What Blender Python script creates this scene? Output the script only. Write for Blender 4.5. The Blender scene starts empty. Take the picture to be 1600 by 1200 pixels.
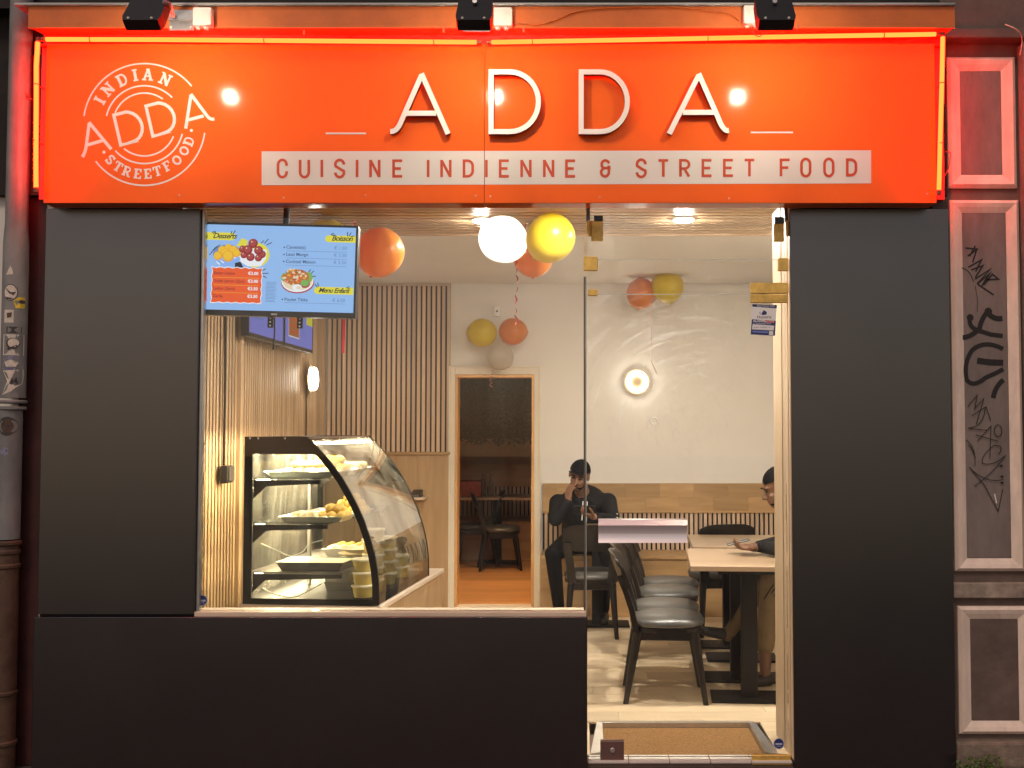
import bpy, bmesh, math, random
import numpy as np
from mathutils import Vector, Matrix

random.seed(7)
R = math.radians
PI = math.pi
scene = bpy.context.scene
C = scene.collection

# ------------------------------------------------------------------ camera
TILT = math.atan(70 / 1650)
cam = bpy.data.cameras.new('camera')
cam.sensor_width = 36
cam.lens = 1650 / 1600 * 36
cam.shift_x = -0.07
cam.clip_end = 400
camo = bpy.data.objects.new('camera', cam)
C.objects.link(camo)
camo.location = (0, -5.0, 1.55)
camo.rotation_euler = (PI / 2 + TILT, 0, 0)
scene.camera = camo
# ------------------------------------------------------------------ sky and street light
SUN_EL, SUN_AZ = 50, 20          # the light comes from high in front of the shop, a little from the left
w = bpy.data.worlds.new('World')
scene.world = w
w.use_nodes = True
wn = w.node_tree.nodes
sky = wn.new('ShaderNodeTexSky')
sky.sky_type = 'NISHITA'
sky.sun_disc = False
sky.sun_elevation = R(SUN_EL)
sky.sun_rotation = R(180 + SUN_AZ)
warm = wn.new('ShaderNodeMix')          # the orange glow of the city on a low cloud cover
warm.data_type = 'RGBA'
warm.blend_type = 'MULTIPLY'
warm.inputs['Factor'].default_value = 1.0
warm.inputs['B'].default_value = (1.72, 1.25, 0.99, 1)
w.node_tree.links.new(sky.outputs[0], warm.inputs['A'])
w.node_tree.links.new(warm.outputs['Result'], wn['Background'].inputs[0])
wn['Background'].inputs[1].default_value = 0.066
sun = bpy.data.lights.new('sun', 'SUN')
sun.energy = 0.8
sun.angle = R(13)
sun.color = (1.0, 0.83, 0.69)
suno = bpy.data.objects.new('sun', sun)
C.objects.link(suno)
_d = Vector((math.sin(R(SUN_AZ)) * math.cos(R(SUN_EL)), math.cos(R(SUN_AZ)) * math.cos(R(SUN_EL)), -math.sin(R(SUN_EL))))
suno.rotation_euler = _d.to_track_quat('-Z', 'Y').to_euler()
suno.location = (-3, -6, 8)
vs = scene.view_settings
scene.display_settings.display_device = 'sRGB'
vs.view_transform = 'Standard'
vs.look = 'None'
vs.exposure = 0
vs.gamma = 1
vs.use_curve_mapping = False
scene.render.engine = 'CYCLES'
scene.cycles.use_denoising = True
scene.cycles.max_bounces = 9
scene.cycles.transparent_max_bounces = 24
scene.cycles.sample_clamp_indirect = 6
scene.cycles.blur_glossy = 0.6

# lamp levels (all of them lamps that the photograph shows, more of the same kind on the same ceiling, or strips added in the case)
L_FLOOD = 600
L_NEON = (80.0, 0.60, 0.09)
L_DOWN = 1650
L_SCONCE = 26
L_CASE = 210
L_TV = 0.95

# ------------------------------------------------------------------ measuring helpers
ct, st = math.cos(TILT), math.sin(TILT)
def ray(px, py):
    x = (px - 912) / 1650
    u = (600 - py) / 1650
    return x, ct - u * st, st + u * ct
def at(px, py, Y):
    a, b, c = ray(px, py)
    t = (Y + 5.0) / b
    return Vector((a * t, Y, 1.55 + c * t))
def atz(px, py, Z):
    a, b, c = ray(px, py)
    t = (Z - 1.55) / c
    return Vector((a * t, b * t - 5.0, Z))
def atx(px, py, X):
    a, b, c = ray(px, py)
    t = X / a
    return Vector((X, b * t - 5.0, 1.55 + c * t))

# ------------------------------------------------------------------ materials
MATS = {}
def mat(name, col, rough=0.6, metal=0.0, var=0.0, scale=8.0, bump=0.0, bscale=60.0, spec=0.5, coat=0.0, stretch=(1, 1, 1), col2=None, rvar=0.0, sub=0.0, trans=0.0):
    if name in MATS: return MATS[name]
    m = bpy.data.materials.new(name); m.use_nodes = True
    nt = m.node_tree; n = nt.nodes; l = nt.links
    p = n['Principled BSDF']
    p.inputs['Base Color'].default_value = (*col, 1)
    p.inputs['Roughness'].default_value = rough
    p.inputs['Metallic'].default_value = metal
    p.inputs['Specular IOR Level'].default_value = spec
    p.inputs['Coat Weight'].default_value = coat
    if trans: p.inputs['Transmission Weight'].default_value = trans
    if sub:
        p.inputs['Subsurface Weight'].default_value = sub
        p.inputs['Subsurface Radius'].default_value = (0.28, 0.22, 0.16) if name.startswith('balloon') else (0.02, 0.01, 0.006)
    if var or bump or rvar:
        tc = n.new('ShaderNodeTexCoord'); mp = n.new('ShaderNodeMapping')
        mp.inputs['Scale'].default_value = stretch
        l.new(tc.outputs['Object'], mp.inputs[0])
    if var or rvar:
        ns = n.new('ShaderNodeTexNoise'); ns.inputs['Scale'].default_value = scale
        ns.inputs['Detail'].default_value = 6; ns.inputs['Roughness'].default_value = 0.65
        l.new(mp.outputs[0], ns.inputs['Vector'])
    if var:
        mx = n.new('ShaderNodeMix'); mx.data_type = 'RGBA'
        c2 = col2 or tuple(max(0, c * (1 - var)) for c in col)
        c1 = col if col2 else tuple(min(1, c * (1 + var)) for c in col)
        mx.inputs['A'].default_value = (*c1, 1); mx.inputs['B'].default_value = (*c2, 1)
        rp = n.new('ShaderNodeMapRange'); rp.inputs['From Min'].default_value = 0.3; rp.inputs['From Max'].default_value = 0.7
        l.new(ns.outputs['Fac'], rp.inputs['Value']); l.new(rp.outputs[0], mx.inputs['Factor'])
        l.new(mx.outputs['Result'], p.inputs['Base Color'])
    if rvar:
        r2 = n.new('ShaderNodeMapRange'); r2.inputs['To Min'].default_value = max(0.02, rough - rvar); r2.inputs['To Max'].default_value = rough + rvar
        l.new(ns.outputs['Fac'], r2.inputs['Value']); l.new(r2.outputs[0], p.inputs['Roughness'])
    if bump:
        nb = n.new('ShaderNodeTexNoise'); nb.inputs['Scale'].default_value = bscale; nb.inputs['Detail'].default_value = 4
        l.new(mp.outputs[0], nb.inputs['Vector'])
        bp = n.new('ShaderNodeBump'); bp.inputs['Strength'].default_value = bump; bp.inputs['Distance'].default_value = 0.01
        l.new(nb.outputs['Fac'], bp.inputs['Height']); l.new(bp.outputs[0], p.inputs['Normal'])
    MATS[name] = m
    return m
def wood(name, c1, c2, axis='Z', scale=3.0, rough=0.45, bump=0.08, island=True, sq=14):
    """grain running along one axis, every board a little lighter or darker than the next"""
    m = bpy.data.materials.new(name); m.use_nodes = True
    nt = m.node_tree; n = nt.nodes; l = nt.links; p = n['Principled BSDF']
    tc = n.new('ShaderNodeTexCoord'); mp = n.new('ShaderNodeMapping')
    s = {'X': (1, sq, sq), 'Y': (sq, 1, sq), 'Z': (sq, sq, 1)}[axis]
    mp.inputs['Scale'].default_value = s
    geo = n.new('ShaderNodeObjectInfo')
    ad = n.new('ShaderNodeVectorMath'); ad.operation = 'ADD'
    l.new(tc.outputs['Object'], mp.inputs[0])
    sc = n.new('ShaderNodeMath'); sc.operation = 'MULTIPLY'; sc.inputs[1].default_value = 37.0
    l.new(geo.outputs['Random'], sc.inputs[0])
    l.new(mp.outputs[0], ad.inputs[0]); l.new(sc.outputs[0], ad.inputs[1])
    ns = n.new('ShaderNodeTexNoise'); ns.inputs['Scale'].default_value = scale; ns.inputs['Detail'].default_value = 7; ns.inputs['Distortion'].default_value = 0.6
    l.new(ad.outputs[0], ns.inputs['Vector'])
    mr = n.new('ShaderNodeMapRange'); mr.inputs['From Min'].default_value = 0.28; mr.inputs['From Max'].default_value = 0.72
    l.new(ns.outputs['Fac'], mr.inputs['Value'])
    mx = n.new('ShaderNodeMix'); mx.data_type = 'RGBA'
    mx.inputs['A'].default_value = (*c1, 1); mx.inputs['B'].default_value = (*c2, 1)
    l.new(mr.outputs[0], mx.inputs['Factor'])
    hs = n.new('ShaderNodeHueSaturation')
    vr = n.new('ShaderNodeMapRange'); vr.inputs['To Min'].default_value = 0.82; vr.inputs['To Max'].default_value = 1.14
    l.new(geo.outputs['Random'], vr.inputs['Value']); l.new(vr.outputs[0], hs.inputs['Value'])
    l.new(mx.outputs['Result'], hs.inputs['Color']); l.new(hs.outputs[0], p.inputs['Base Color'])
    p.inputs['Roughness'].default_value = rough
    bp = n.new('ShaderNodeBump'); bp.inputs['Strength'].default_value = bump; bp.inputs['Distance'].default_value = 0.005
    l.new(ns.outputs['Fac'], bp.inputs['Height']); l.new(bp.outputs[0], p.inputs['Normal'])
    MATS[name] = m
    return m
def emit(name, col, strength):
    if name in MATS: return MATS[name]
    m = bpy.data.materials.new(name); m.use_nodes = True
    nt = m.node_tree; n = nt.nodes
    n.remove(n['Principled BSDF'])
    e = n.new('ShaderNodeEmission'); e.inputs[0].default_value = (*col, 1); e.inputs[1].default_value = strength
    nt.links.new(e.outputs[0], n['Material Output'].inputs[0])
    MATS[name] = m
    return m
def glass(name, tint=(1, 1, 1), dirt_haze=0.0, ior=1.45, rough=0.0, smear=None, boost=1.0, dscale=2.0):
    """clear pane: fresnel reflection over see-through, with a film of dust, wiping marks and painted haze"""
    m = bpy.data.materials.new(name); m.use_nodes = True
    nt = m.node_tree; n = nt.nodes; l = nt.links
    n.remove(n['Principled BSDF']); out = n['Material Output']
    tr = n.new('ShaderNodeBsdfTransparent'); tr.inputs[0].default_value = (*tint, 1)
    gl = n.new('ShaderNodeBsdfGlossy'); gl.inputs['Roughness'].default_value = rough
    fr = n.new('ShaderNodeFresnel'); fr.inputs[0].default_value = ior
    mu = n.new('ShaderNodeMath'); mu.operation = 'MULTIPLY'; mu.inputs[1].default_value = boost; mu.use_clamp = True
    l.new(fr.outputs[0], mu.inputs[0])
    m1 = n.new('ShaderNodeMixShader')
    l.new(mu.outputs[0], m1.inputs[0]); l.new(tr.outputs[0], m1.inputs[1]); l.new(gl.outputs[0], m1.inputs[2])
    last = m1
    if dirt_haze:
        d0 = n.new('ShaderNodeBsdfDiffuse'); d0.inputs[0].default_value = (0.75, 0.73, 0.7, 1)
        d1 = n.new('ShaderNodeBsdfTranslucent'); d1.inputs[0].default_value = (0.9, 0.9, 0.88, 1)
        di = n.new('ShaderNodeMixShader'); di.inputs[0].default_value = 0.7
        l.new(d0.outputs[0], di.inputs[1]); l.new(d1.outputs[0], di.inputs[2])
        tc = n.new('ShaderNodeTexCoord')
        mp = n.new('ShaderNodeMapping'); mp.inputs['Scale'].default_value = (1, 1, 0.35)
        l.new(tc.outputs['Object'], mp.inputs[0])
        ns = n.new('ShaderNodeTexNoise'); ns.inputs['Scale'].default_value = dscale; ns.inputs['Detail'].default_value = 9; ns.inputs['Roughness'].default_value = 0.75; ns.inputs['Distortion'].default_value = 1.2
        l.new(mp.outputs[0], ns.inputs['Vector'])
        mr = n.new('ShaderNodeMapRange'); mr.inputs['From Min'].default_value = 0.42; mr.inputs['From Max'].default_value = 0.85; mr.inputs['To Max'].default_value = dirt_haze
        l.new(ns.outputs['Fac'], mr.inputs['Value'])
        fac = mr.outputs[0]
        if smear:      # wiping arcs around one spot
            sx, sz, rad, amt = smear
            m3 = n.new('ShaderNodeMapping'); m3.inputs['Location'].default_value = (-sx - 0.22, 0, -sz + 0.30)
            l.new(tc.outputs['Object'], m3.inputs[0])
            ln0 = n.new('ShaderNodeVectorMath'); ln0.operation = 'LENGTH'; l.new(m3.outputs[0], ln0.inputs[0])
            sp_ = n.new('ShaderNodeSeparateXYZ'); l.new(m3.outputs[0], sp_.inputs[0])
            at2 = n.new('ShaderNodeMath'); at2.operation = 'ARCTAN2'; l.new(sp_.outputs['Z'], at2.inputs[0]); l.new(sp_.outputs['X'], at2.inputs[1])
            cb_ = n.new('ShaderNodeCombineXYZ')
            k1 = n.new('ShaderNodeMath'); k1.operation = 'MULTIPLY'; k1.inputs[1].default_value = 34; l.new(ln0.outputs['Value'], k1.inputs[0])
            k2 = n.new('ShaderNodeMath'); k2.operation = 'MULTIPLY'; k2.inputs[1].default_value = 2.2; l.new(at2.outputs[0], k2.inputs[0])
            l.new(k1.outputs[0], cb_.inputs[0]); l.new(k2.outputs[0], cb_.inputs[1])
            wv = n.new('ShaderNodeTexNoise'); wv.inputs['Scale'].default_value = 1.0; wv.inputs['Detail'].default_value = 5; wv.inputs['Roughness'].default_value = 0.6; wv.inputs['Distortion'].default_value = 0.5
            l.new(cb_.outputs[0], wv.inputs['Vector'])
            m4 = n.new('ShaderNodeMapping'); m4.inputs['Location'].default_value = (-sx, 0, -sz)
            l.new(tc.outputs['Object'], m4.inputs[0])
            ln = n.new('ShaderNodeVectorMath'); ln.operation = 'LENGTH'; l.new(m4.outputs[0], ln.inputs[0])
            fo = n.new('ShaderNodeMapRange'); fo.inputs['From Min'].default_value = rad; fo.inputs['From Max'].default_value = rad * 0.25; fo.inputs['To Max'].default_value = amt
            l.new(ln.outputs['Value'], fo.inputs['Value'])
            pw = n.new('ShaderNodeMath'); pw.operation = 'POWER'; pw.inputs[1].default_value = 3.5
            wr_ = n.new('ShaderNodeMapRange'); wr_.inputs['From Min'].default_value = 0.35; wr_.inputs['From Max'].default_value = 0.75; l.new(wv.outputs['Fac'], wr_.inputs['Value'])
            l.new(wr_.outputs[0], pw.inputs[0])
            n2 = n.new('ShaderNodeTexNoise'); n2.inputs['Scale'].default_value = 9; n2.inputs['Detail'].default_value = 5
            l.new(tc.outputs['Object'], n2.inputs['Vector'])
            q = n.new('ShaderNodeMath'); q.operation = 'MULTIPLY'
            l.new(pw.outputs[0], q.inputs[0]); l.new(fo.outputs[0], q.inputs[1])
            q2 = n.new('ShaderNodeMath'); q2.operation = 'MULTIPLY'; l.new(q.outputs[0], q2.inputs[0]); l.new(n2.outputs['Fac'], q2.inputs[1])
            a = n.new('ShaderNodeMath'); a.operation = 'ADD'; l.new(fac, a.inputs[0]); l.new(q2.outputs[0], a.inputs[1])
            fac = a.outputs[0]
        m2 = n.new('ShaderNodeMixShader')
        l.new(fac, m2.inputs[0]); l.new(m1.outputs[0], m2.inputs[1]); l.new(di.outputs[0], m2.inputs[2])
        last = m2
    l.new(last.outputs[0], out.inputs[0])
    MATS[name] = m
    return m

# ------------------------------------------------------------------ mesh builder
ORG = {}
class MB:
    def __init__(s):
        s.v = []; s.f = []; s.m = []; s.ms = []
    def _mi(s, m):
        if m not in s.ms: s.ms.append(m)
        return s.ms.index(m)
    def add(s, vs_, fs, m=None):
        k = len(s.v); s.v += [tuple(x) for x in vs_]
        i = s._mi(m)
        for f in fs: s.f.append([k + q for q in f]); s.m.append(i)
        return s
    def box(s, lo, hi, m=None, bev=0.0, M=None):
        x0, y0, z0 = lo; x1, y1, z1 = hi
        if x0 > x1: x0, x1 = x1, x0
        if y0 > y1: y0, y1 = y1, y0
        if z0 > z1: z0, z1 = z1, z0
        if bev and min(x1 - x0, y1 - y0, z1 - z0) > 2.2 * bev:
            bm = bmesh.new(); bmesh.ops.create_cube(bm, size=1)
            for q in bm.verts:
                q.co = Vector(((x0 + x1) / 2 + q.co.x * (x1 - x0), (y0 + y1) / 2 + q.co.y * (y1 - y0), (z0 + z1) / 2 + q.co.z * (z1 - z0)))
            bmesh.ops.bevel(bm, geom=bm.edges[:], offset=bev, segments=1 if bev < 0.004 else 2, affect='EDGES', profile=0.6)
            vs_ = [q.co.copy() for q in bm.verts]; bm.verts.index_update(); fs = [[q.index for q in f.verts] for f in bm.faces]; bm.free()
        else:
            vs_ = [(x0, y0, z0), (x1, y0, z0), (x1, y1, z0), (x0, y1, z0), (x0, y0, z1), (x1, y0, z1), (x1, y1, z1), (x0, y1, z1)]
            fs = [(0, 3, 2, 1), (4, 5, 6, 7), (0, 1, 5, 4), (1, 2, 6, 5), (2, 3, 7, 6), (3, 0, 4, 7)]
        if M is not None: vs_ = [M @ Vector(q) for q in vs_]
        return s.add(vs_, fs, m)
    def prism(s, poly, axis, a, b, m=None, M=None):
        """polygon swept along an axis; poly in the two other axes in order"""
        n = len(poly)
        def P(u, v, t): return {'X': (t, u, v), 'Y': (u, t, v), 'Z': (u, v, t)}[axis]
        vs_ = [P(u, v, a) for u, v in poly] + [P(u, v, b) for u, v in poly]
        fs = [list(range(n)), list(range(2 * n - 1, n - 1, -1))] + [(i, (i + 1) % n, n + (i + 1) % n, n + i)[::-1] for i in range(n)]
        if M is not None: vs_ = [M @ Vector(q) for q in vs_]
        return s.add(vs_, fs, m)
    def tube(s, pts, r, m=None, seg=8, caps=True):
        pts = [Vector(p) for p in pts]; n = len(pts)
        rs = r if isinstance(r, (list, tuple)) else [r] * n
        vs_ = []; up = None
        for i, p in enumerate(pts):
            t = (pts[min(i + 1, n - 1)] - pts[max(i - 1, 0)]).normalized()
            if up is None: up = Vector((0, 0, 1)) if abs(t.z) < 0.9 else Vector((1, 0, 0))
            a = t.cross(up)
            if a.length < 1e-6: a = t.orthogonal()
            a.normalize(); b = a.cross(t).normalized(); up = b
            for k in range(seg):
                q = 2 * PI * k / seg
                vs_.append(p + (a * math.cos(q) + b * math.sin(q)) * rs[i])
        fs = []
        for i in range(n - 1):
            for k in range(seg):
                k2 = (k + 1) % seg
                fs.append((i * seg + k, i * seg + k2, (i + 1) * seg + k2, (i + 1) * seg + k))
        if caps: fs += [list(range(seg))[::-1], [(n - 1) * seg + k for k in range(seg)]]
        return s.add(vs_, fs, m)
    def lathe(s, prof, c=(0, 0, 0), m=None, seg=24, M=None, caps=True):
        vs_ = []; n = len(prof)
        for r, z in prof:
            for k in range(seg):
                q = 2 * PI * k / seg
                vs_.append((c[0] + r * math.cos(q), c[1] + r * math.sin(q), c[2] + z))
        fs = []
        for i in range(n - 1):
            for k in range(seg):
                k2 = (k + 1) % seg
                fs.append((i * seg + k, i * seg + k2, (i + 1) * seg + k2, (i + 1) * seg + k))
        if caps: fs += [list(range(seg))[::-1], [(n - 1) * seg + k for k in range(seg)]]
        if M is not None: vs_ = [M @ Vector(q) for q in vs_]
        return s.add(vs_, fs, m)
    def ell(s, c, r, m=None, seg=20, rings=12, M=None):
        c = Vector(c); vs_ = [Vector((0, 0, -1))]; fs = []
        for i in range(1, rings):
            a = -PI / 2 + PI * i / rings
            for k in range(seg):
                q = 2 * PI * k / seg
                vs_.append(Vector((math.cos(a) * math.cos(q), math.cos(a) * math.sin(q), math.sin(a))))
        vs_.append(Vector((0, 0, 1)))
        for k in range(seg): fs.append((0, 1 + (k + 1) % seg, 1 + k))
        for i in range(rings - 2):
            for k in range(seg):
                a, b = 1 + i * seg + k, 1 + i * seg + (k + 1) % seg
                fs.append((a, b, b + seg, a + seg))
        t = len(vs_) - 1; o = 1 + (rings - 2) * seg
        for k in range(seg): fs.append((o + k, o + (k + 1) % seg, t))
        rr = Vector(r) if not isinstance(r, (int, float)) else Vector((r, r, r))
        out = [Vector((v.x * rr.x, v.y * rr.y, v.z * rr.z)) for v in vs_]
        if M is not None: out = [M @ v for v in out]
        return s.add([c + v for v in out], fs, m)
    def build(s, name, m=None, parent=None, smooth=False, world=True, angle=40):
        me = bpy.data.meshes.new(name)
        o = ORG.get(parent, Vector((0, 0, 0))) if (parent is not None and world) else Vector((0, 0, 0))
        me.from_pydata([(x - o.x, y - o.y, z - o.z) for x, y, z in s.v], [], s.f)
        for q in s.ms: me.materials.append(q if q is not None else m)
        me.polygons.foreach_set('material_index', s.m)
        if smooth:
            me.polygons.foreach_set('use_smooth', [True] * len(me.polygons))
            if angle < 180: me.set_sharp_from_angle(angle=R(angle))
        me.update()
        ob = bpy.data.objects.new(name, me); C.objects.link(ob)
        if parent is not None:
            ob.parent = parent; ORG[ob] = ORG.get(parent, Vector((0, 0, 0)))
        return ob
def tag(o, label=None, cat=None, group=None, kind=None):
    if label: o['label'] = label
    if cat: o['category'] = cat
    if group: o['group'] = group
    if kind: o['kind'] = kind
    return o
def empty(name, loc, label, cat, group=None, rz=0):
    o = bpy.data.objects.new(name, None); C.objects.link(o)
    o.empty_display_size = 0.05
    o.location = loc; o.rotation_euler = (0, 0, rz)
    ORG[o] = Vector(loc)
    return tag(o, label, cat, group)
def copy_tree(o, parent=None):
    c = o.copy(); C.objects.link(c)
    if parent is not None: c.parent = parent
    for ch in [q for q in o.children]: copy_tree(ch, c)
    return c
def box(name, lo, hi, m, parent=None, bev=0.0):
    return MB().box(lo, hi, None, bev).build(name, m, parent)
def struct(name, mb, m):
    return tag(mb.build(name, m), kind='structure')
def inst(name, src, parent, loc):
    """another object sharing the source's mesh (alike pieces)"""
    o = bpy.data.objects.new(name, src.data); C.objects.link(o)
    o.parent = parent; o.location = loc
    return o
def ribbon_pts(pts, wd, closed=False):
    """2-D stroke with mitred joints -> left and right outline points"""
    P = [Vector((p[0], p[1])) for p in pts]; n = len(P); L = []; Rr = []
    for i in range(n):
        a = P[i - 1] if (i > 0 or closed) else None
        b = P[(i + 1) % n] if (i < n - 1 or closed) else None
        d1 = (P[i] - a).normalized() if a is not None else None
        d2 = (b - P[i]).normalized() if b is not None else None
        if d1 is None: d1 = d2
        if d2 is None: d2 = d1
        n1 = Vector((-d1.y, d1.x)); n2 = Vector((-d2.y, d2.x)); mm = n1 + n2
        if mm.length < 1e-5: mm = n1
        mm.normalize(); k = 1 / max(0.25, mm.dot(n1))
        L.append(P[i] + mm * wd / 2 * k); Rr.append(P[i] - mm * wd / 2 * k)
    return L, Rr
class Print:
    """flat print or raised lettering on a vertical plane that faces the street; strokes stacked a hair apart"""
    def __init__(s, f, y, thick=0.0):
        s.f = f; s.y = y; s.t = thick; s.mb = MB(); s.k = 0
    def stroke(s, pts, wd, closed=False, m=None):
        L, Rr = ribbon_pts(pts, wd, closed); n = len(L); s.k += 1
        y = s.y - 0.00003 * s.k
        def P(p): q = s.f(p.x, p.y); return (q[0], y, q[1])
        vs_ = [P(p) for p in L] + [P(p) for p in Rr]
        e = n if closed else n - 1
        fs = [(i, (i + 1) % n, n + (i + 1) % n, n + i) for i in range(e)]
        if s.t:
            vs_ += [(x, s.y + s.t, z) for x, _, z in vs_]
            for i in range(e):
                j = (i + 1) % n
                fs += [(j, i, 2 * n + i, 2 * n + j), (n + i, n + j, 3 * n + j, 3 * n + i)]
            if not closed: fs += [(0, n, 3 * n, 2 * n), (n - 1, 2 * n - 1, 4 * n - 1, 3 * n - 1)]
        s.mb.add(vs_, fs, m); return s
    def poly(s, pts, m=None):
        s.k += 1; y = s.y - 0.00003 * s.k
        vs_ = []
        for p in pts:
            q = s.f(p[0], p[1]); vs_.append((q[0], y, q[1]))
        s.mb.add(vs_, [list(range(len(pts)))], m); return s
    def disc(s, c, r, m=None, ry=None, seg=20):
        ry = ry or r
        return s.poly([(c[0] + r * math.cos(2 * PI * i / seg), c[1] + ry * math.sin(2 * PI * i / seg)) for i in range(seg)], m)
    def build(s, name, m, parent): return s.mb.build(name, m, parent)
def arc(cx, cy, rx, ry, a0, a1, n=10):
    return [(cx + rx * math.cos(R(a0 + (a1 - a0) * i / n)), cy + ry * math.sin(R(a0 + (a1 - a0) * i / n))) for i in range(n + 1)]
def bez(p0, p1, p2, n=8):
    return [((1 - t) ** 2 * p0[0] + 2 * t * (1 - t) * p1[0] + t * t * p2[0], (1 - t) ** 2 * p0[1] + 2 * t * (1 - t) * p1[1] + t * t * p2[1]) for t in [i / n for i in range(n + 1)]]
def font_mesh(text, size, shear=0.0, align='LEFT', bold=0.0, space=1.0):
    cu = bpy.data.curves.new('lettering', 'FONT'); cu.body = text; cu.size = size; cu.shear = shear; cu.align_x = align; cu.offset = bold; cu.space_character = space
    cu.resolution_u = 3
    o = bpy.data.objects.new('lettering', cu); C.objects.link(o)
    dg = bpy.context.evaluated_depsgraph_get(); dg.update()
    me = bpy.data.meshes.new_from_object(o.evaluated_get(dg))
    vs_ = [tuple(v.co) for v in me.vertices]; fs = [list(p.vertices) for p in me.polygons]
    bpy.data.objects.remove(o); bpy.data.curves.remove(cu); bpy.data.meshes.remove(me)
    return vs_, fs

# ------------------------------------------------------------------ material library
M_BLACK = mat('charcoal_cladding', (0.0040, 0.0036, 0.0046), 0.24, spec=1.0, var=0.18, scale=3, bump=0.08, bscale=420, rvar=0.05)
M_BLACK.node_tree.nodes['Principled BSDF'].inputs['IOR'].default_value = 1.66
M_ORANGE = mat('orange_sign_vinyl', (0.86, 0.128, 0.014), 0.12, var=0.05, scale=1.6, spec=0.22, rvar=0.05, bump=0.015, bscale=3.5)
M_ORANGEB = mat('orange_painted_board', (0.62, 0.135, 0.022), 0.5, var=0.16, scale=5, bump=0.12, bscale=30)
M_ORANGETXT = mat('orange_red_lettering', (0.52, 0.062, 0.018), 0.4)
M_WHITEP = mat('white_print', (0.68, 0.64, 0.60), 0.4, var=0.03, scale=3)
M_WHITEL = mat('white_letter_face', (0.82, 0.78, 0.72), 0.45)
M_RETURN = mat('shaded_letter_side', (0.23, 0.022, 0.006), 0.5)  # sides darkened to maroon, their shade put into the colour
M_REDCH = mat('red_channel', (0.42, 0.05, 0.03), 0.5, var=0.3, scale=12, bump=0.2)
M_NEON = emit('red_neon_gas', (L_NEON[0] / L_NEON[0], L_NEON[1] / L_NEON[0], L_NEON[2] / L_NEON[0]), L_NEON[0])
M_CLIP = mat('tube_clip', (0.25, 0.06, 0.03), 0.4)
M_LAMPBLK = mat('lamp_black', (0.012, 0.011, 0.011), 0.5, bump=0.1)
M_GALV = mat('galvanised_steel', (0.42, 0.42, 0.42), 0.42, 0.7, var=0.15, scale=20)
M_BOXW = mat('white_plastic_box', (0.78, 0.74, 0.66), 0.5, var=0.05)
M_FLOOD = emit('flood_led', (1.0, 0.83, 0.62), L_FLOOD)
M_ZINC = mat('zinc_flashing', (0.40, 0.39, 0.37), 0.5, 0.3, var=0.3, scale=10, stretch=(0.3, 1, 1))
M_DARKWALL = mat('dark_masonry', (0.020, 0.014, 0.012), 0.85, var=0.4, scale=6, bump=0.4, bscale=25)
M_BURG = mat('burgundy_paint', (0.05, 0.010, 0.009), 0.55, var=0.4, scale=5, bump=0.15)
M_JAMB = wood('pale_jamb_wood', (0.50, 0.38, 0.26), (0.40, 0.295, 0.19), 'Z', 2.0)
M_SILLW = mat('pale_sill', (0.68, 0.53, 0.39), 0.45, var=0.12, scale=9, stretch=(0.4, 1, 1))
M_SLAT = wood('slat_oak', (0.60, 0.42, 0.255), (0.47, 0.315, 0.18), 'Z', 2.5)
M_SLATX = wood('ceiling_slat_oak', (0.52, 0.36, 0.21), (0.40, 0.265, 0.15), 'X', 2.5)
M_SLATP = wood('slat_pinkish_oak', (0.60, 0.435, 0.30), (0.52, 0.36, 0.235), 'Z', 2.5)
M_FELT = mat('black_felt', (0.012, 0.010, 0.009), 0.95)
M_FELTB = mat('brown_felt', (0.07, 0.040, 0.021), 0.95)
M_WOODP = wood('oak_panel', (0.48, 0.315, 0.165), (0.36, 0.225, 0.11), 'Z', 1.8, sq=9)
M_WOODX = wood('oak_board_horizontal', (0.50, 0.31, 0.14), (0.35, 0.205, 0.085), 'X', 1.8, sq=9)
M_PLASTER = mat('white_plaster', (0.74, 0.695, 0.63), 0.75, var=0.025, scale=2.5, bump=0.03, bscale=90)
M_FRAME = mat('cream_door_frame', (0.74, 0.66, 0.53), 0.45, var=0.05, scale=4)
M_PINE = wood('orange_pine', (0.74, 0.42, 0.17), (0.62, 0.33, 0.12), 'Z', 2.0)
M_FLOORW = wood('pale_laminate', (0.78, 0.63, 0.43), (0.66, 0.51, 0.335), 'X', 2.0, rough=0.33, bump=0.03, sq=8)
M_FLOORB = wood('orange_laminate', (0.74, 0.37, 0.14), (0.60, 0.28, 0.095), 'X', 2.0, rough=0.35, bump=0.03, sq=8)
M_TABLE = wood('table_laminate', (0.40, 0.285, 0.185), (0.29, 0.195, 0.115), 'X', 1.6, rough=0.3, sq=6)
M_BLKMETAL = mat('black_powder_coat', (0.010, 0.0088, 0.0082), 0.5, spec=0.22, bump=0.06, bscale=200)
M_CHAIR = mat('dark_stained_wood', (0.013, 0.0095, 0.0075), 0.36, var=0.25, scale=10, stretch=(3, 3, 0.5), spec=0.3)
M_LEATHER = mat('black_leather', (0.075, 0.072, 0.066), 0.36, spec=0.8, bump=0.06, bscale=130, rvar=0.06)
M_BRASS = mat('worn_brass', (0.72, 0.47, 0.12), 0.42, 0.45, var=0.28, scale=16, rvar=0.12)
M_STEEL = mat('brushed_aluminium', (0.60, 0.58, 0.56), 0.35, 0.85, var=0.1, scale=20)
M_STEELD = mat('dark_anodised', (0.16, 0.14, 0.13), 0.4, 0.7)
M_COIR = mat('coir_mat', (0.30, 0.155, 0.05), 0.95, var=0.35, scale=90, bump=0.9, bscale=260)
M_TILE = mat('cream_tile', (0.66, 0.60, 0.52), 0.35, var=0.1, scale=8)
M_GROUT = mat('grout', (0.22, 0.15, 0.11), 0.9)
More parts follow.
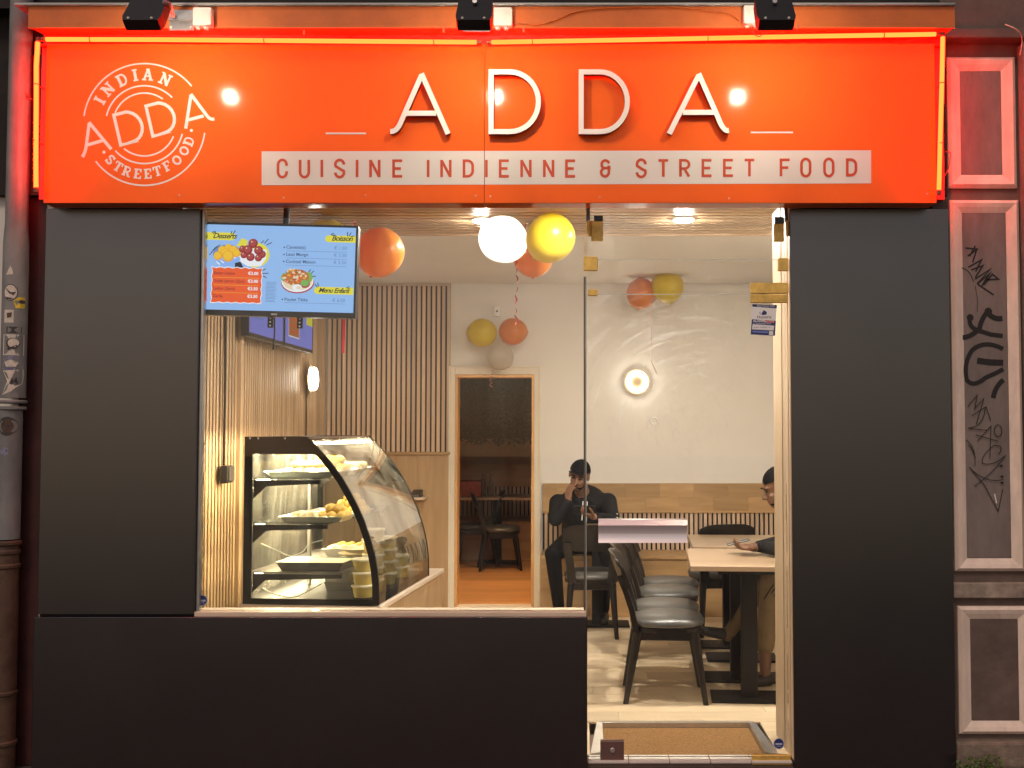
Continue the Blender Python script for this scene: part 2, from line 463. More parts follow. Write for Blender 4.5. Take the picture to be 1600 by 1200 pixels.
M_PAVE = mat('pavement_asphalt', (0.085, 0.058, 0.042), 0.9, var=0.4, scale=14, bump=0.5, bscale=120)
M_ROAD = mat('road_asphalt', (0.05, 0.048, 0.046), 0.9, var=0.3, scale=10, bump=0.4, bscale=140)
M_PLASTIC = mat('black_plastic', (0.012, 0.012, 0.013), 0.3)
M_PIPE = mat('grey_painted_pipe', (0.20, 0.195, 0.185), 0.55, var=0.28, scale=7, stretch=(1, 1, 0.5), bump=0.2, bscale=30)
M_IRON = mat('rusty_cast_iron', (0.085, 0.045, 0.025), 0.6, var=0.45, scale=10, bump=0.3, bscale=40)
M_PILA = mat('taupe_painted_wood', (0.20, 0.158, 0.138), 0.6, var=0.24, scale=5, stretch=(2, 2, 0.7), bump=0.15, bscale=40)
M_PILC = mat('cream_moulding', (0.80, 0.64, 0.52), 0.6, var=0.14, scale=9, stretch=(2, 2, 0.6), bump=0.12, bscale=60)
M_PILD = mat('brown_painted_wood', (0.135, 0.092, 0.072), 0.65, var=0.3, scale=6, bump=0.2, bscale=40)
M_GRAF = mat('spray_paint', (0.014, 0.012, 0.011), 0.7)
M_STONE = mat('mossy_stone', (0.20, 0.15, 0.11), 0.9, var=0.4, scale=14, bump=0.5, bscale=40)
M_GLASSW = glass('window_pane', (0.985, 0.99, 0.985), dirt_haze=0.035, dscale=1.6)
M_GLASSD = glass('door_pane', (0.985, 0.99, 0.985), dirt_haze=0.035, smear=(-0.20, 1.86, 0.52, 0.46), dscale=2.2)
M_GLASSC = glass('case_pane', (0.96, 0.98, 0.96), dirt_haze=0.05, dscale=5)
M_GLASSF = glass('case_curved_pane', (0.95, 0.965, 0.94), dirt_haze=0.36, boost=0.75, dscale=3.2)  # heavy film paints the cloudy reflections of the curved front
M_GLASSS = glass('shelf_glass', (0.93, 0.97, 0.95), dirt_haze=0.06, boost=1.4, dscale=6)
M_EDGE = mat('glass_edge', (0.55, 0.62, 0.56), 0.2, trans=0.3)

# ================================================================== LARGE STRUCTURE
PAVE_Z = -0.035
struct('road', MB().box((-60, -60, PAVE_Z - 0.4), (60, -2.2, PAVE_Z - 0.12)), M_ROAD)
struct('pavement', MB().box((-60, -2.2, PAVE_Z - 0.4), (60, 0.12, PAVE_Z)), M_PAVE)
# room: X -2.24 .. 2.05, Y 0.02 .. 4.2, Z 0 .. 2.82
XL, XR, YB, ZC = -2.24, 1.72, 4.2, 2.82
DX0, DX1, DZ = -1.117, -0.43, 2.02         # doorway to the back room
fl = tag(MB().box((XL - 0.3, 0.02, -0.3), (XR + 0.3, YB + 0.16, -0.082)).build('floor', M_FLOORW), kind='structure')
fl.location = (0, 0, 0)
# laminate boards, each its own piece; the mat well is left open
def board(x0, x1, y0, y1, m, par, z=0.0):
    return MB().box((x0 + 0.0008, y0 + 0.0008, z - 0.011), (x1 - 0.0008, y1 - 0.0008, z), None).build('board', m, par)
WELL = (0.03, 0.93, 0.10, 0.655)
bw, bl = 0.19, 1.28
y = 0.10; row = 0
while y < YB:
    y1 = min(y + bw, YB); x = XL - (row * 0.47) % bl
    while x < XR:
        a, b = max(x, XL), min(x + bl, XR)
        if b - a > 0.02:
            if y < WELL[3] and b > WELL[0] and a < WELL[1]:
                if a < WELL[0] - 0.01: board(a, WELL[0], y, min(y1, WELL[3]) if y1 > WELL[3] else y1, M_FLOORW, fl)
                if b > WELL[1] + 0.01: board(WELL[1], b, y, y1, M_FLOORW, fl)
                if y1 > WELL[3] + 0.005: board(max(a, WELL[0]), min(b, WELL[1]), WELL[3], y1, M_FLOORW, fl)
            else:
                board(a, b, y, y1, M_FLOORW, fl)
        x += bl
    y = y1; row += 1
wl = tag(MB().box((XL - 0.25, 0.10, 0), (XL - 0.03, YB + 0.15, ZC)).build('wall_left', M_PLASTER), kind='structure')
wr = struct('wall_right', MB().box((XR, 0.415, 0), (XR + 0.2, YB + 0.15, ZC)), M_PLASTER)
wb = MB()
wb.box((XL - 0.03, YB, 0), (DX0, YB + 0.15, ZC)); wb.box((DX1, YB, 0), (XR, YB + 0.15, ZC)); wb.box((DX0, YB, DZ), (DX1, YB + 0.15, ZC))
wb = tag(wb.build('wall_back', M_PLASTER), kind='structure')
ce = tag(MB().box((XL - 0.25, 0.31, ZC), (XR + 0.2, YB + 0.15, ZC + 0.2)).build('ceiling', M_PLASTER), kind='structure')
# wrap of slats at the window end of the room: down the left wall and across the ceiling
box('backing', (XL - 0.03, 0.10, 0), (XL - 0.006, 1.80, ZC - 0.045), M_FELT, wl)
box('backing', (XL - 0.03, 1.83, 0), (XL - 0.012, YB - 0.03, ZC - 0.002), M_FELTB, wl)
s0 = MB().box((XL - 0.005, -0.0165, 0), (XL + 0.012, 0.0165, ZC - 0.05), None).build('slat', M_SLAT, wl)
Ys = 0.14; first = True
while Ys < 1.78:
    if first: s0.location = (0, Ys, 0); first = False
    else: inst('slat', s0, wl, (0, Ys, 0))
    Ys += 0.056
MB().box((XL - 0.004, 1.785, 0), (XL + 0.038, 1.828, ZC - 0.048), None, 0.003).build('corner_post', M_SLAT, wl)
s1 = MB().box((XL - 0.0125, -0.0155, 0), (XL - 0.003, 0.0155, ZC - 0.003), None).build('slat', M_SLAT, wl)
Ys = 1.86; first = True
while Ys < YB - 0.05:
    if first: s1.location = (0, Ys, 0); first = False
    else: inst('slat', s1, wl, (0, Ys, 0))
    Ys += 0.0475
box('backing', (XL + 0.04, 0.10, ZC - 0.0335), (XR - 0.002, 1.62, ZC - 0.0005), M_FELT, ce)
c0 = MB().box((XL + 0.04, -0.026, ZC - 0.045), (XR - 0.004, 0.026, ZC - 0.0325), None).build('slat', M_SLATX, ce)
Ys = 0.13; first = True
while Ys < 1.62:
    if first: c0.location = (0, Ys, 0); first = False
    else: inst('slat', c0, ce, (0, Ys, 0))
    Ys += 0.078
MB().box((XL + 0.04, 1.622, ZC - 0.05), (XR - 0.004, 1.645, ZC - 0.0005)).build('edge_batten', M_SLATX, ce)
# back wall: wide slats over black felt, left of the doorway; boarding below
b0, b1 = XL + 0.006, -1.168
ZL = at(650, 708, YB).z
box('backing', (b0, YB - 0.012, ZL), (b1, YB - 0.001, at(600, 447, YB).z), M_FELT, wb)
SZ1 = at(600, 447, YB).z
n = 24; pit = (b1 - b0 - 0.03) / n
q0 = MB().box((-0.0138, YB - 0.034, ZL + 0.012), (0.0138, YB - 0.012, SZ1), None).build('slat', M_SLATP, wb)
q0.location = (b0 + pit * 0.5, 0, 0)
for i in range(1, n): inst('slat', q0, wb, (b0 + pit * (i + 0.5), 0, 0))
MB().box((b1 - 0.022, YB - 0.036, ZL + 0.012), (b1 + 0.005, YB - 0.001, SZ1), None).build('end_strip', M_JAMB, wb)
MB().box((b0, YB - 0.05, SZ1), (b1 + 0.005, YB - 0.001, SZ1 + 0.018), None).build('top_strip', M_JAMB, wb)
MB().box((b0, YB - 0.07, ZL - 0.012), (b1 + 0.012, YB - 0.001, ZL + 0.011), None, 0.002).build('ledge', M_WOODX, wb)
for i in range(4):
    xa = b0 + (b1 - b0) * i / 4; xb = b0 + (b1 - b0) * (i + 1) / 4
    MB().box((xa + 0.001, YB - 0.045, 0), (xb - 0.001, YB - 0.002, ZL - 0.013), None).build('panel', M_WOODP, wb)
# doorway lining of cream frame and pine reveals, and the threshold
fr = MB()
for (x0, x1) in ((DX0 - 0.052, DX0 - 0.001), (DX1 + 0.001, DX1 + 0.056)): fr.box((x0, YB - 0.028, 0), (x1, YB - 0.001, DZ + 0.06), None, 0.004)
fr.box((DX0, YB - 0.028, DZ + 0.002), (DX1, YB - 0.001, DZ + 0.06), None, 0.004)
door_frame = fr.build('door_frame', M_FRAME, wb)
o2 = MB()
for (x0, x1) in ((DX0 - 0.054, DX0 - 0.036), (DX1 + 0.040, DX1 + 0.058)): o2.box((x0, YB - 0.042, 0), (x1, YB - 0.029, DZ + 0.075), None, 0.004)
o2.box((DX0 - 0.036, YB - 0.042, DZ + 0.058), (DX1 + 0.040, YB - 0.029, DZ + 0.075), None, 0.004)
o2.build('architrave', M_FRAME, wb)
box('reveal', (DX0 - 0.0005, YB - 0.02, 0.002), (DX0 + 0.022, YB + 0.15, DZ - 0.001), M_PINE, wb)
box('reveal', (DX1 - 0.022, YB - 0.02, 0.002), (DX1 + 0.0005, YB + 0.15, DZ - 0.001), M_PINE, wb)
box('reveal', (DX0 + 0.023, YB - 0.02, DZ - 0.022), (DX1 - 0.023, YB + 0.15, DZ - 0.0005), M_PINE, wb)
MB().box((DX0 + 0.002, YB - 0.06, 0.001), (DX1 - 0.002, YB + 0.15, 0.014), None, 0.003).build('threshold', M_FRAME, wb)

# ---- back room seen through the doorway
Y2 = 8.0
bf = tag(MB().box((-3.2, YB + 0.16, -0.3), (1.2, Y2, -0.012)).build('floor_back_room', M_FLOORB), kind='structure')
y = YB + 0.17; row = 0
while y < Y2:
    y1 = min(y + bw, Y2)
    board(-2.2 - 0.1 * (row % 3), -1.15 - 0.35 * (row % 2), y, y1, M_FLOORB, bf); board(-1.15 - 0.35 * (row % 2), 0.6, y, y1, M_FLOORB, bf)
    y = y1; row += 1
bwll = MB()
bwll.box((-3.3, Y2, 0), (1.2, Y2 + 0.1, 2.6)); bwll.box((-3.3, YB + 0.16, 0), (-3.2, Y2, 2.6)); bwll.box((1.2, YB + 0.16, 0), (1.3, Y2 + 0.1, 2.6))
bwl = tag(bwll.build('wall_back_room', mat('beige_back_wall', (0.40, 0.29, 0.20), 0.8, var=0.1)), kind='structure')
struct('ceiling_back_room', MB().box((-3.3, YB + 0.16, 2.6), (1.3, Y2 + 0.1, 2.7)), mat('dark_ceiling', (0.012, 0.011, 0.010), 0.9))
zt, zb = at(775, 725, Y2).z, at(775, 760, Y2).z
box('wainscot_board', (-2.0, Y2 - 0.03, zb), (0.2, Y2 - 0.001, zt), M_WOODX, bwl)
box('backing', (-2.0, Y2 - 0.02, at(775, 805, Y2).z), (0.2, Y2 - 0.001, zb - 0.001), M_FELT, bwl)
t0 = MB().box((-0.016, Y2 - 0.04, at(775, 805, Y2).z), (0.016, Y2 - 0.02, zb - 0.002)).build('slat', M_SLATP, bwl)
t0.location = (-1.9, 0, 0)
for i in range(1, 40): inst('slat', t0, bwl, (-1.9 + 0.05 * i, 0, 0))

# ================================================================== FACADE
fa = empty('shop_facade', (-0.4, 0.06, PAVE_Z), 'charcoal clad shopfront with a wide window, glass door opening and pale wooden sill', 'shopfront')
pzt = 2.60
def panel(name, x0, x1, z0, z1, y0=0.0, y1=0.10):
    return MB().box((x0, y0, z0), (x1, y1, z1), None, 0.0025).build(name, M_BLACK, fa)
panel('cladding_panel', -2.567, at(308, 640, 0).x, 0.678, pzt, 0.0, 0.04)
panel('cladding_panel', -2.575, 0.017, PAVE_Z, 0.668, -0.012, 0.10)
panel('cladding_panel', 0.983, 1.741, PAVE_Z, pzt, 0.0, 0.12)
WX0 = at(308, 640, 0).x
MB().box((-2.56, 0.012, 0.6685), (WX0, 0.06, 0.6775)).build('panel_joint', M_FELT, fa)
MB().box((WX0, 0.004, 0.655), (0.017, 0.018, 0.6675)).build('sill_drip', M_PLASTIC, fa)
MB().box((WX0 + 0.001, 0.000, 0.668), (0.012, 0.13, 0.690), None, 0.004).build('sill', M_SILLW, fa)
MB().box((WX0 + 0.001, 0.02, 0.691), (WX0 + 0.016, 0.06, 2.598), None, 0.002).build('window_jamb', M_STEEL, fa)
box('lower_wall', (-2.5, 0.101, PAVE_Z), (0.0, 0.16, 0.667), M_PLASTER, fa)
box('side_wall', (-2.9, 0.041, 0.668), (-1.93, 0.099, 2.9), M_PLASTER, fa)
box('side_wall', (1.05, 0.121, 0.0), (2.3, 0.41, 2.9), M_PLASTER, fa)
box('lintel', (-2.9, 0.0, 2.665), (1.74, 0.10, 3.35), M_DARKWALL, fa)
# door jamb of pale wood in three strips, worn
for k, (ya, yb3) in enumerate(((0.004, 0.055), (0.056, 0.19), (0.191, 0.415))):
    MB().box((0.9815 - 0.004 * k, ya, 0.0), (1.049, yb3, 2.66), None, 0.004).build('door_jamb', M_JAMB, fa)
# tiles on the doorstep
box('step', (0.017, 0.02, PAVE_Z), (0.98, 0.10, -0.012), M_GROUT, fa)
for i in range(5):
    x0 = 0.022 + i * 0.191
    MB().box((x0, 0.0, -0.012), (x0 + 0.187, 0.095, 0.001), None, 0.002).build('tile', M_TILE, fa)
# building mass over and beside the shop
ub = tag(MB().box((-6, 0.02, 3.58), (6, 0.6, 7)).box((-6, 0.12, PAVE_Z), (-2.58, 0.6, 3.58)).box((2.3, 0.25, PAVE_Z), (6, 0.6, 3.58)).build('dark_building', M_DARKWALL), 'dark unlit stone building rising above and left of the shopfront', 'building')

# ================================================================== WINDOW AND DOOR GLASS
gx = at(914.5, 700, 0.05).x
wn_ = empty('shop_window', (-0.9, 0.05, 0.69), 'large clear fixed window pane over the charcoal wall, round blue sticker in its corner', 'window')
MB().box((WX0 + 0.017, 0.046, 0.691), (gx - 0.008, 0.056, 2.62), None).build('pane', M_GLASSW, wn_)
MB().box((gx - 0.0075, 0.040, 0.691), (gx + 0.0015, 0.062, 2.28), None, 0.002).build('mullion', M_STEELD, wn_)
MB().box((gx + 0.002, 0.043, 0.691), (gx + 0.006, 0.059, 2.28), None).build('glass_edge', M_EDGE, wn_)
M_NAVY = mat('navy_print', (0.018, 0.03, 0.14), 0.4)
M_PALEB = mat('pale_blue_print', (0.45, 0.5, 0.62), 0.4)
def round_sticker(px, py, Y, r, par, name='sticker'):
    c = at(px, py, Y)
    P = Print(lambda a, b: (c.x + a, c.z + b), Y)
    P.disc((0, 0), r, M_PALEB, seg=28); P.disc((0, 0), r * 0.86, M_NAVY, seg=28)
    P.poly([(-r * .62, -r * .22), (r * .62, -r * .22), (r * .62, r * .1), (-r * .62, r * .1)], M_PALEB)
    P.poly([(-r * .4, -r * .5), (r * .4, -r * .5), (r * .4, -r * .42), (-r * .4, -r * .42)], M_PALEB)
    return P.build(name, M_NAVY, par)
round_sticker(316, 938, 0.0445, 0.026, wn_)

dr = empty('glass_door', (0.5, 0.03, 0.0), 'frameless clear glass entrance door with brass fittings, alarm sticker and white pull bar', 'door')
dx0, dx1 = gx + 0.010, 0.962
zt1 = at(1000, 460, 0.03).z
MB().box((dx0, 0.024, 0.012), (dx1, 0.034, zt1 - 0.0015)).build('pane', M_GLASSD, dr)
MB().box((dx0, 0.0235, zt1 - 0.0014), (dx1, 0.0345, zt1 + 0.0005)).build('top_edge', M_EDGE, dr)
def brass(px0, py0, px1, py1, Y, par, name, d=0.022, bev=0.003):
    a, b = at(px0, py1, Y), at(px1, py0, Y)
    return MB().box((a.x, Y, a.z), (b.x, Y + d, b.z), None, bev).build(name, M_BRASS, par)
brass(1173, 459.5, 1231, 473, 0.012, dr, 'patch_fitting')
brass(919, 452, 934, 462, 0.014, dr, 'patch_fitting')
lk = MB()
a, b = at(938, 1189, 0.012), at(975, 1158, 0.012)
lk.box((a.x, 0.012, a.z), (b.x, 0.045, b.z), None, 0.003)
lock = lk.build('lock_plate', mat('bronze_plate', (0.24, 0.14, 0.12), 0.35, 0.6), dr)
c = at(957, 1172, 0.012)
MB().lathe([(0.0, 0), (0.011, 0), (0.011, 0.006), (0.008, 0.009), (0, 0.009)], (0, 0, 0), None, 16, Matrix.Translation(c) @ Matrix.Rotation(PI / 2, 4, 'X')).build('lock_cylinder', M_STEEL, lock, True)
brass(1175, 1180, 1236, 1196, 0.008, dr, 'floor_pivot')
round_sticker(1217, 1162, 0.0225, 0.026, dr)
# white folded pull bar
a, b = at(935, 848, -0.04), at(1074, 812, -0.04)
hb = MB()
hb.prism([(-0.046 + 0.014 * math.sin(PI * i_ / 10), a.z + (b.z - 0.026 - a.z) * i_ / 10) for i_ in range(11)] + [(-0.026, b.z - 0.002), (0.022, b.z), (0.022, b.z - 0.006), (-0.022, b.z - 0.010), (-0.024, b.z - 0.028), (-0.024, a.z + 0.004), (0.022, a.z + 0.004), (0.022, a.z)], 'X', a.x, b.x)
hb.build('pull_bar', mat('white_lacquered_metal', (0.78, 0.72, 0.72), 0.28, 0.35), dr)
# alarm sticker
zc = at(1192, 500, 0.022); s_ = 0.00307
def sf(px, py): return (zc.x + (px - 1192) * s_, zc.z - (py - 500) * s_)
def sf2(x, y_): return sf(1150 + x / 12, 440 + y_ / 12)
P = Print(sf2, 0.0228)
P.poly([(300, 425), (770, 435), (728, 1015), (275, 990)], mat('sticker_white', (0.76, 0.73, 0.72), 0.4))
P.poly([(312, 425), (768, 440), (765, 502), (310, 470)], M_NAVY)
P.poly([(298, 705), (748, 735), (728, 1015), (275, 990)], M_NAVY)
M_STW = MATS['sticker_white']
P.poly([(310, 800), (715, 825), (705, 915), (300, 895)], M_STW)
P.poly([(620, 925), (697, 930), (693, 1003), (615, 998)], M_STW)
P.poly([(310, 920), (605, 935), (603, 965), (306, 950)], mat('sticker_periwinkle', (0.16, 0.2, 0.5), 0.4))
P.poly([(540, 722), (715, 735), (712, 775), (536, 765)], mat('sticker_red', (0.5, 0.03, 0.06), 0.4))
P.disc((510, 585), 68, M_NAVY, 42); P.disc((488, 580), 34, M_STW, 36); P.poly([(480, 590), (530, 535), (580, 585), (570, 620), (490, 625)], M_NAVY)
sticker = P.build('alarm_sticker', M_STW, dr)
def sticker_text(txt, x, y_, size, m, bold=0.0):
    v, f = font_mesh(txt, size, bold=bold)
    o = sf2(x, y_)
    MB().add([(o[0] + a_ , 0.0228 - 0.0012, o[1] + b_) for a_, b_, _ in v], f, m).build('lettering', m, sticker)
sticker_text('PROTEGE PAR', 395, 475, 0.0135, M_STW)
sticker_text('Homiris', 395, 690, 0.021, M_NAVY)
sticker_text('ALARME', 322, 757, 0.016, M_STW, 0.0004)
sticker_text('ACTIVE', 545, 768, 0.013, M_STW)
sticker_text('ET TELESURVEILLANCE', 320, 800, 0.0085, M_STW)
sticker_text('www . homiris . fr', 340, 868, 0.0105, M_NAVY)

tr_ = empty('transom_window', (0.5, 0.03, zt1), 'clear glass transom panes above the door held by square brass fittings', 'window')
zt2 = at(1000, 406, 0.03).z
MB().box((dx0, 0.024, zt1 + 0.002), (dx1, 0.034, zt2 - 0.001)).build('pane', M_GLASSD, tr_)
MB().box((dx0, 0.024, zt2 + 0.001), (dx1, 0.034, 2.62)).build('pane', M_GLASSW, tr_)
MB().box((dx0, 0.023, zt2 - 0.0009), (dx1, 0.035, zt2 + 0.0009)).build('pane_edge', M_EDGE, tr_)
brass(1173, 441.5, 1232, 458.5, 0.012, tr_, 'patch_fitting')
brass(912, 400.5, 934, 423, 0.012, tr_, 'patch_fitting')
brass(1216, 403, 1232, 423, 0.012, tr_, 'patch_fitting')
brass(924, 345, 942, 376, 0.014, tr_, 'patch_fitting')
brass(1209, 349, 1225, 377, 0.014, tr_, 'patch_fitting')
box('bracket', (at(928, 345, 0.014).x, 0.012, at(928, 345, 0.014).z + 0.001), (at(942, 338, 0.014).x, 0.04, at(928, 337, 0.014).z), M_PLASTIC, tr_)
box('bracket', (at(1210, 345, 0.014).x, 0.012, at(928, 349, 0.014).z + 0.001), (at(1225, 338, 0.014).x, 0.04, at(928, 339, 0.014).z), M_PLASTIC, tr_)
for (px, py) in ((921, 357), (1230, 357)):
    c = at(px, py, 0.0)
    MB().lathe([(0, -0.008), (0.036, -0.008), (0.040, -0.003), (0.040, 0.006), (0.034, 0.010), (0, 0.010)], (0, 0, 0), None, 24,
               Matrix.Translation(c) @ Matrix.Scale(0.62, 4, (1, 0, 0)) @ Matrix.Rotation(R(62), 4, 'Z') @ Matrix.Rotation(PI / 2, 4, 'X')).build('clamp_disc', M_BRASS, tr_, True)
for (px0, px1) in ((916, 922), (1226, 1236)):
    box('post', (at(px0, 330, 0.03).x, 0.036, at(920, 345, 0.03).z), (at(px1, 330, 0.03).x, 0.07, 2.66), M_PLASTIC, tr_)

# ================================================================== SIGN
YS = -0.12
def sg(px, py):
    q = at(px, py, YS); return (q.x, q.z)
sign = empty('fascia_sign', (-0.41, YS, sg(760, 318)[1]), 'glossy orange shop sign with raised white ADDA letters and round logo', 'sign')
sx0, sx1 = sg(70, 200)[0], sg(1462, 200)[0]
sxm = sg(757, 200)[0]
sz0, sz1 = sg(760, 317.5)[1], sg(760, 68)[1]
MB().box((sx0, YS, sz0), (sxm - 0.0012, YS + 0.11, sz1), None, 0.002).build('sign_panel', M_ORANGE, sign)
MB().box((sxm + 0.0012, YS, sz0), (sx1, YS + 0.11, sz1), None, 0.002).build('sign_panel', M_ORANGE, sign)
box('seam', (sxm - 0.0013, YS + 0.004, sz0 + 0.002), (sxm + 0.0013, YS + 0.10, sz1 - 0.002), mat('seam_dark', (0.12, 0.02, 0.008), 0.8), sign)
for (px, py) in ((443, 309), (571, 305), (743, 306), (766, 307), (280, 305), (937, 308), (1139, 310), (1449, 303)):
    x_, z_ = sg(px, py)
    MB().ell((x_, YS, z_), (0.004, 0.0025, 0.004), None, 8, 6).build('rivet', M_STEEL, sign, True)
# ---- raised ADDA
def z2(x, y_): return sg(590 + x * 0.35625, 90 + y_ * 0.35625)
A1 = [[(82, 333), (100, 312)] , ]
def letter(strokes, wd=22):
    P = Print(z2, YS - 0.040, 0.030)
    for s in strokes: P.stroke(s, wd, False)
    o = P.build('letter', M_WHITEL, sign)
    me = o.data; me.materials.append(M_RETURN)
    for p in me.polygons:
        if abs(p.normal.y) < 0.5: p.material_index = 1
    return o
DTOP = 75; DBOT = 335
def dshape(x0, x1):
    r = (DBOT - DTOP) / 2
    return [(x0, DTOP), (x0 + 82, DTOP)] + [(x0 + 82 + (x1 - x0 - 82) * math.cos(R(a_)), (DTOP + DBOT) / 2 - r * math.sin(R(a_))) for a_ in range(80, -81, -10)] + [(x0 + 82, DBOT), (x0, DBOT)]
def dletter(x0, x1):
    P = Print(z2, YS - 0.040, 0.030)
    P.stroke(dshape(x0, x1), 22, True)
    o = P.build('letter', M_WHITEL, sign); me = o.data; me.materials.append(M_RETURN)
    for p in me.polygons:
        if abs(p.normal.y) < 0.5: p.material_index = 1
letter([bez((62, 334), (92, 337), (110, 290), 7) + [(199, 88)], [(198, 82), (314, 345)], [(132, 255), (262, 255)]])
dletter(501, 707)
dletter(893, 1094)
letter([[(1404, 82), (1488, 272)] + bez((1488, 272), (1512, 338), (1536, 330), 7)[1:], [(1405, 88), (1276, 345)], [(1336, 251), (1470, 251)]])
for (xa, xb, yy) in ((509, 572, 208.5), (1173, 1239, 207)):
    P = Print(sg, YS - 0.001); P.stroke([(xa, yy), (xb, yy)], 2.6); P.build('dash_line', M_WHITEP, sign)
# ---- white strip and its lettering
for (xa, xb) in ((409, 756.4), (757.6, 1361)):
    P = Print(sg, YS - 0.0012)
    f_ = lambda x: 236.5 - (x - 409) * 0.0016
    g_ = lambda x: 289.5 - (x - 409) * 0.003
    P.poly([(xa, g_(xa)), (xb, g_(xb)), (xb, f_(xb)), (xa, f_(xa))]); P.build('strip', M_WHITEP, sign)
def glyph(ch, w):
    """narrow signwriter's capitals in a box 0..w by 0..1 (y up)"""
    h = 1.0; r = w * 0.5
    k = 0.30
    if ch == 'I': return [([(0, 0), (0, h)], False)]
    if ch == 'C': return [([(w, 0.655)] + arc(w - r, h - k, r, k, 0, 180, 10) + arc(r, k, r, k, 180, 360, 10) + [(w, 0.345)], False)]
    if ch == 'U': return [([(0, h)] + arc(r, k, r, k, 180, 360, 10) + [(w, h)], False)]
    if ch == 'O': return [(arc(r, h - k, r, k, 0, 180, 10) + arc(r, k, r, k, 180, 360, 10), True)]
    if ch == 'S': return [(arc(r, h - .27, r, .27, 0, 200, 10) + [(w * .28, .56), (w * .72, .42)] + arc(r, .27, r, .27, 20, -180, 10), False)]
    if ch == 'N': return [([(0, 0), (0, h)], False), ([(w, 0), (w, h)], False), ([(0, h - .03), (w, .03)], False)]
    if ch == 'E': return [([(w, h - .05), (0, h - .05), (0, .05), (w, .05)], False), ([(0, .5), (w * .85, .5)], False)]
    if ch == 'F': return [([(w, h - .05), (0, h - .05), (0, 0)], False), ([(0, .5), (w * .85, .5)], False)]
    if ch == 'T': return [([(-.03, h - .05), (w + .03, h - .05)], False), ([(r, h - .05), (r, 0)], False)]
    if ch == 'D': return [([(0, .05), (0, h - .05), (w * .4, h - .05)] + arc(w * .4, h - .35, w * .6, .30, 80, 0, 6) + arc(w * .4, .35, w * .6, .30, 0, -80, 6) + [(w * .4, .05)], True)]
    if ch == 'R': return [([(0, 0), (0, h - .05), (w * .5, h - .05)] + arc(w * .5, .71, w * .5, .24, 80, -80, 8) + [(w * .5, .47), (0, .47)], False), ([(w * .45, .47), (w, 0)], False)]
    if ch == '&': return [([(w * .95, .80)] + arc(w * .5, .76, w * .42, .2, 20, 180, 8) + [(w * .1, .62), (w * .3, .52), (w * .9, .52)], False), ([(w * .3, .52)] + arc(w * .45, .27, w * .45, .23, 130, 360, 10) + [(w * .9, .66)], False), ([(w * .8, .52), (w * 1.1, .52)], False)]
    return []
def line(P, text, xs, ybase, hgt, wid, lw, mtl=None):
    """text with given left edges (photo pixels, y down)"""
    for ch, x in zip(text, xs):
        for pts, closed in glyph(ch, wid / hgt):
            P.stroke([(x + lw / 2 + a_ * hgt, ybase(x) - b_ * hgt) for a_, b_ in pts], lw, closed, mtl)
        P.build('printed_letter', M_ORANGETXT, sign); P.mb = MB(); P.k = 0
xs1 = [432.5, 467, 501, 522, 556, 577, 613]
xs2 = [667, 688, 723, 758, 779.5, 813, 848.5, 883]
xs3 = [937]
xs4 = [993, 1027.5, 1061, 1096, 1129.5, 1162]
xs5 = [1218, 1250, 1286, 1321.5]
P = Print(sg, YS - 0.0026)
yb_ = lambda x: 277.0 - max(0, x - 900) * 0.0042
for tx, xs in (('CUISINE', xs1), ('INDIENNE', xs2), ('&', xs3), ('STREET', xs4), ('FOOD', xs5)):
    line(P, tx, xs, yb_, 27.0, 13.5, 4.2)
# ---- round logo
def lg(x, y_): return sg(100 + x * 0.18336, 80 + y_ * 0.18336)
P = Print(lg, YS - 0.0008)
LC = (685, 625)
def larc(r, a0, a1, wd): P.stroke([(LC[0] + r * math.cos(R(a0 + (a1 - a0) * i / 40)), LC[1] - r * math.sin(R(a0 + (a1 - a0) * i / 40))) for i in range(41)], wd)
for (r, a0, a1) in ((519, 172, 39), (519, 217, 352), (330, 167, 44), (333, 222, 346), (268, 158, 54), (268, 230, 338)): larc(r, a0, a1, 13)
lw = 27
for s, cl in (([(152, 882)] + bez((165, 890), (185, 850), (190, 810), 5) + [(216, 612)], False), ([(213, 606), (404, 836)], False), ([(198, 800), (330, 762)], False),
              ([(425, 545), (530, 518)] + [(535 + 122 * math.sin(R(t)) + 18 * (1 - math.cos(R(t))) / 1 * 0.6, 520 + 128 * (1 - math.cos(R(t)))) for t in range(10, 171, 16)] + [(590, 775), (484, 800)], True),
              ([(699, 468), (804, 441)] + [(809 + 122 * math.sin(R(t)) + 18 * (1 - math.cos(R(t))) * 0.6, 443 + 128 * (1 - math.cos(R(t)))) for t in range(10, 171, 16)] + [(864, 698), (758, 725)], True),
              ([(1038, 660), (1083, 372)], False), ([(1081, 366), (1215, 545)] + bez((1215, 545), (1243, 588), (1282, 578), 5)[1:], False), ([(1062, 586), (1190, 552)], False)):
    P.stroke(s, lw, cl)
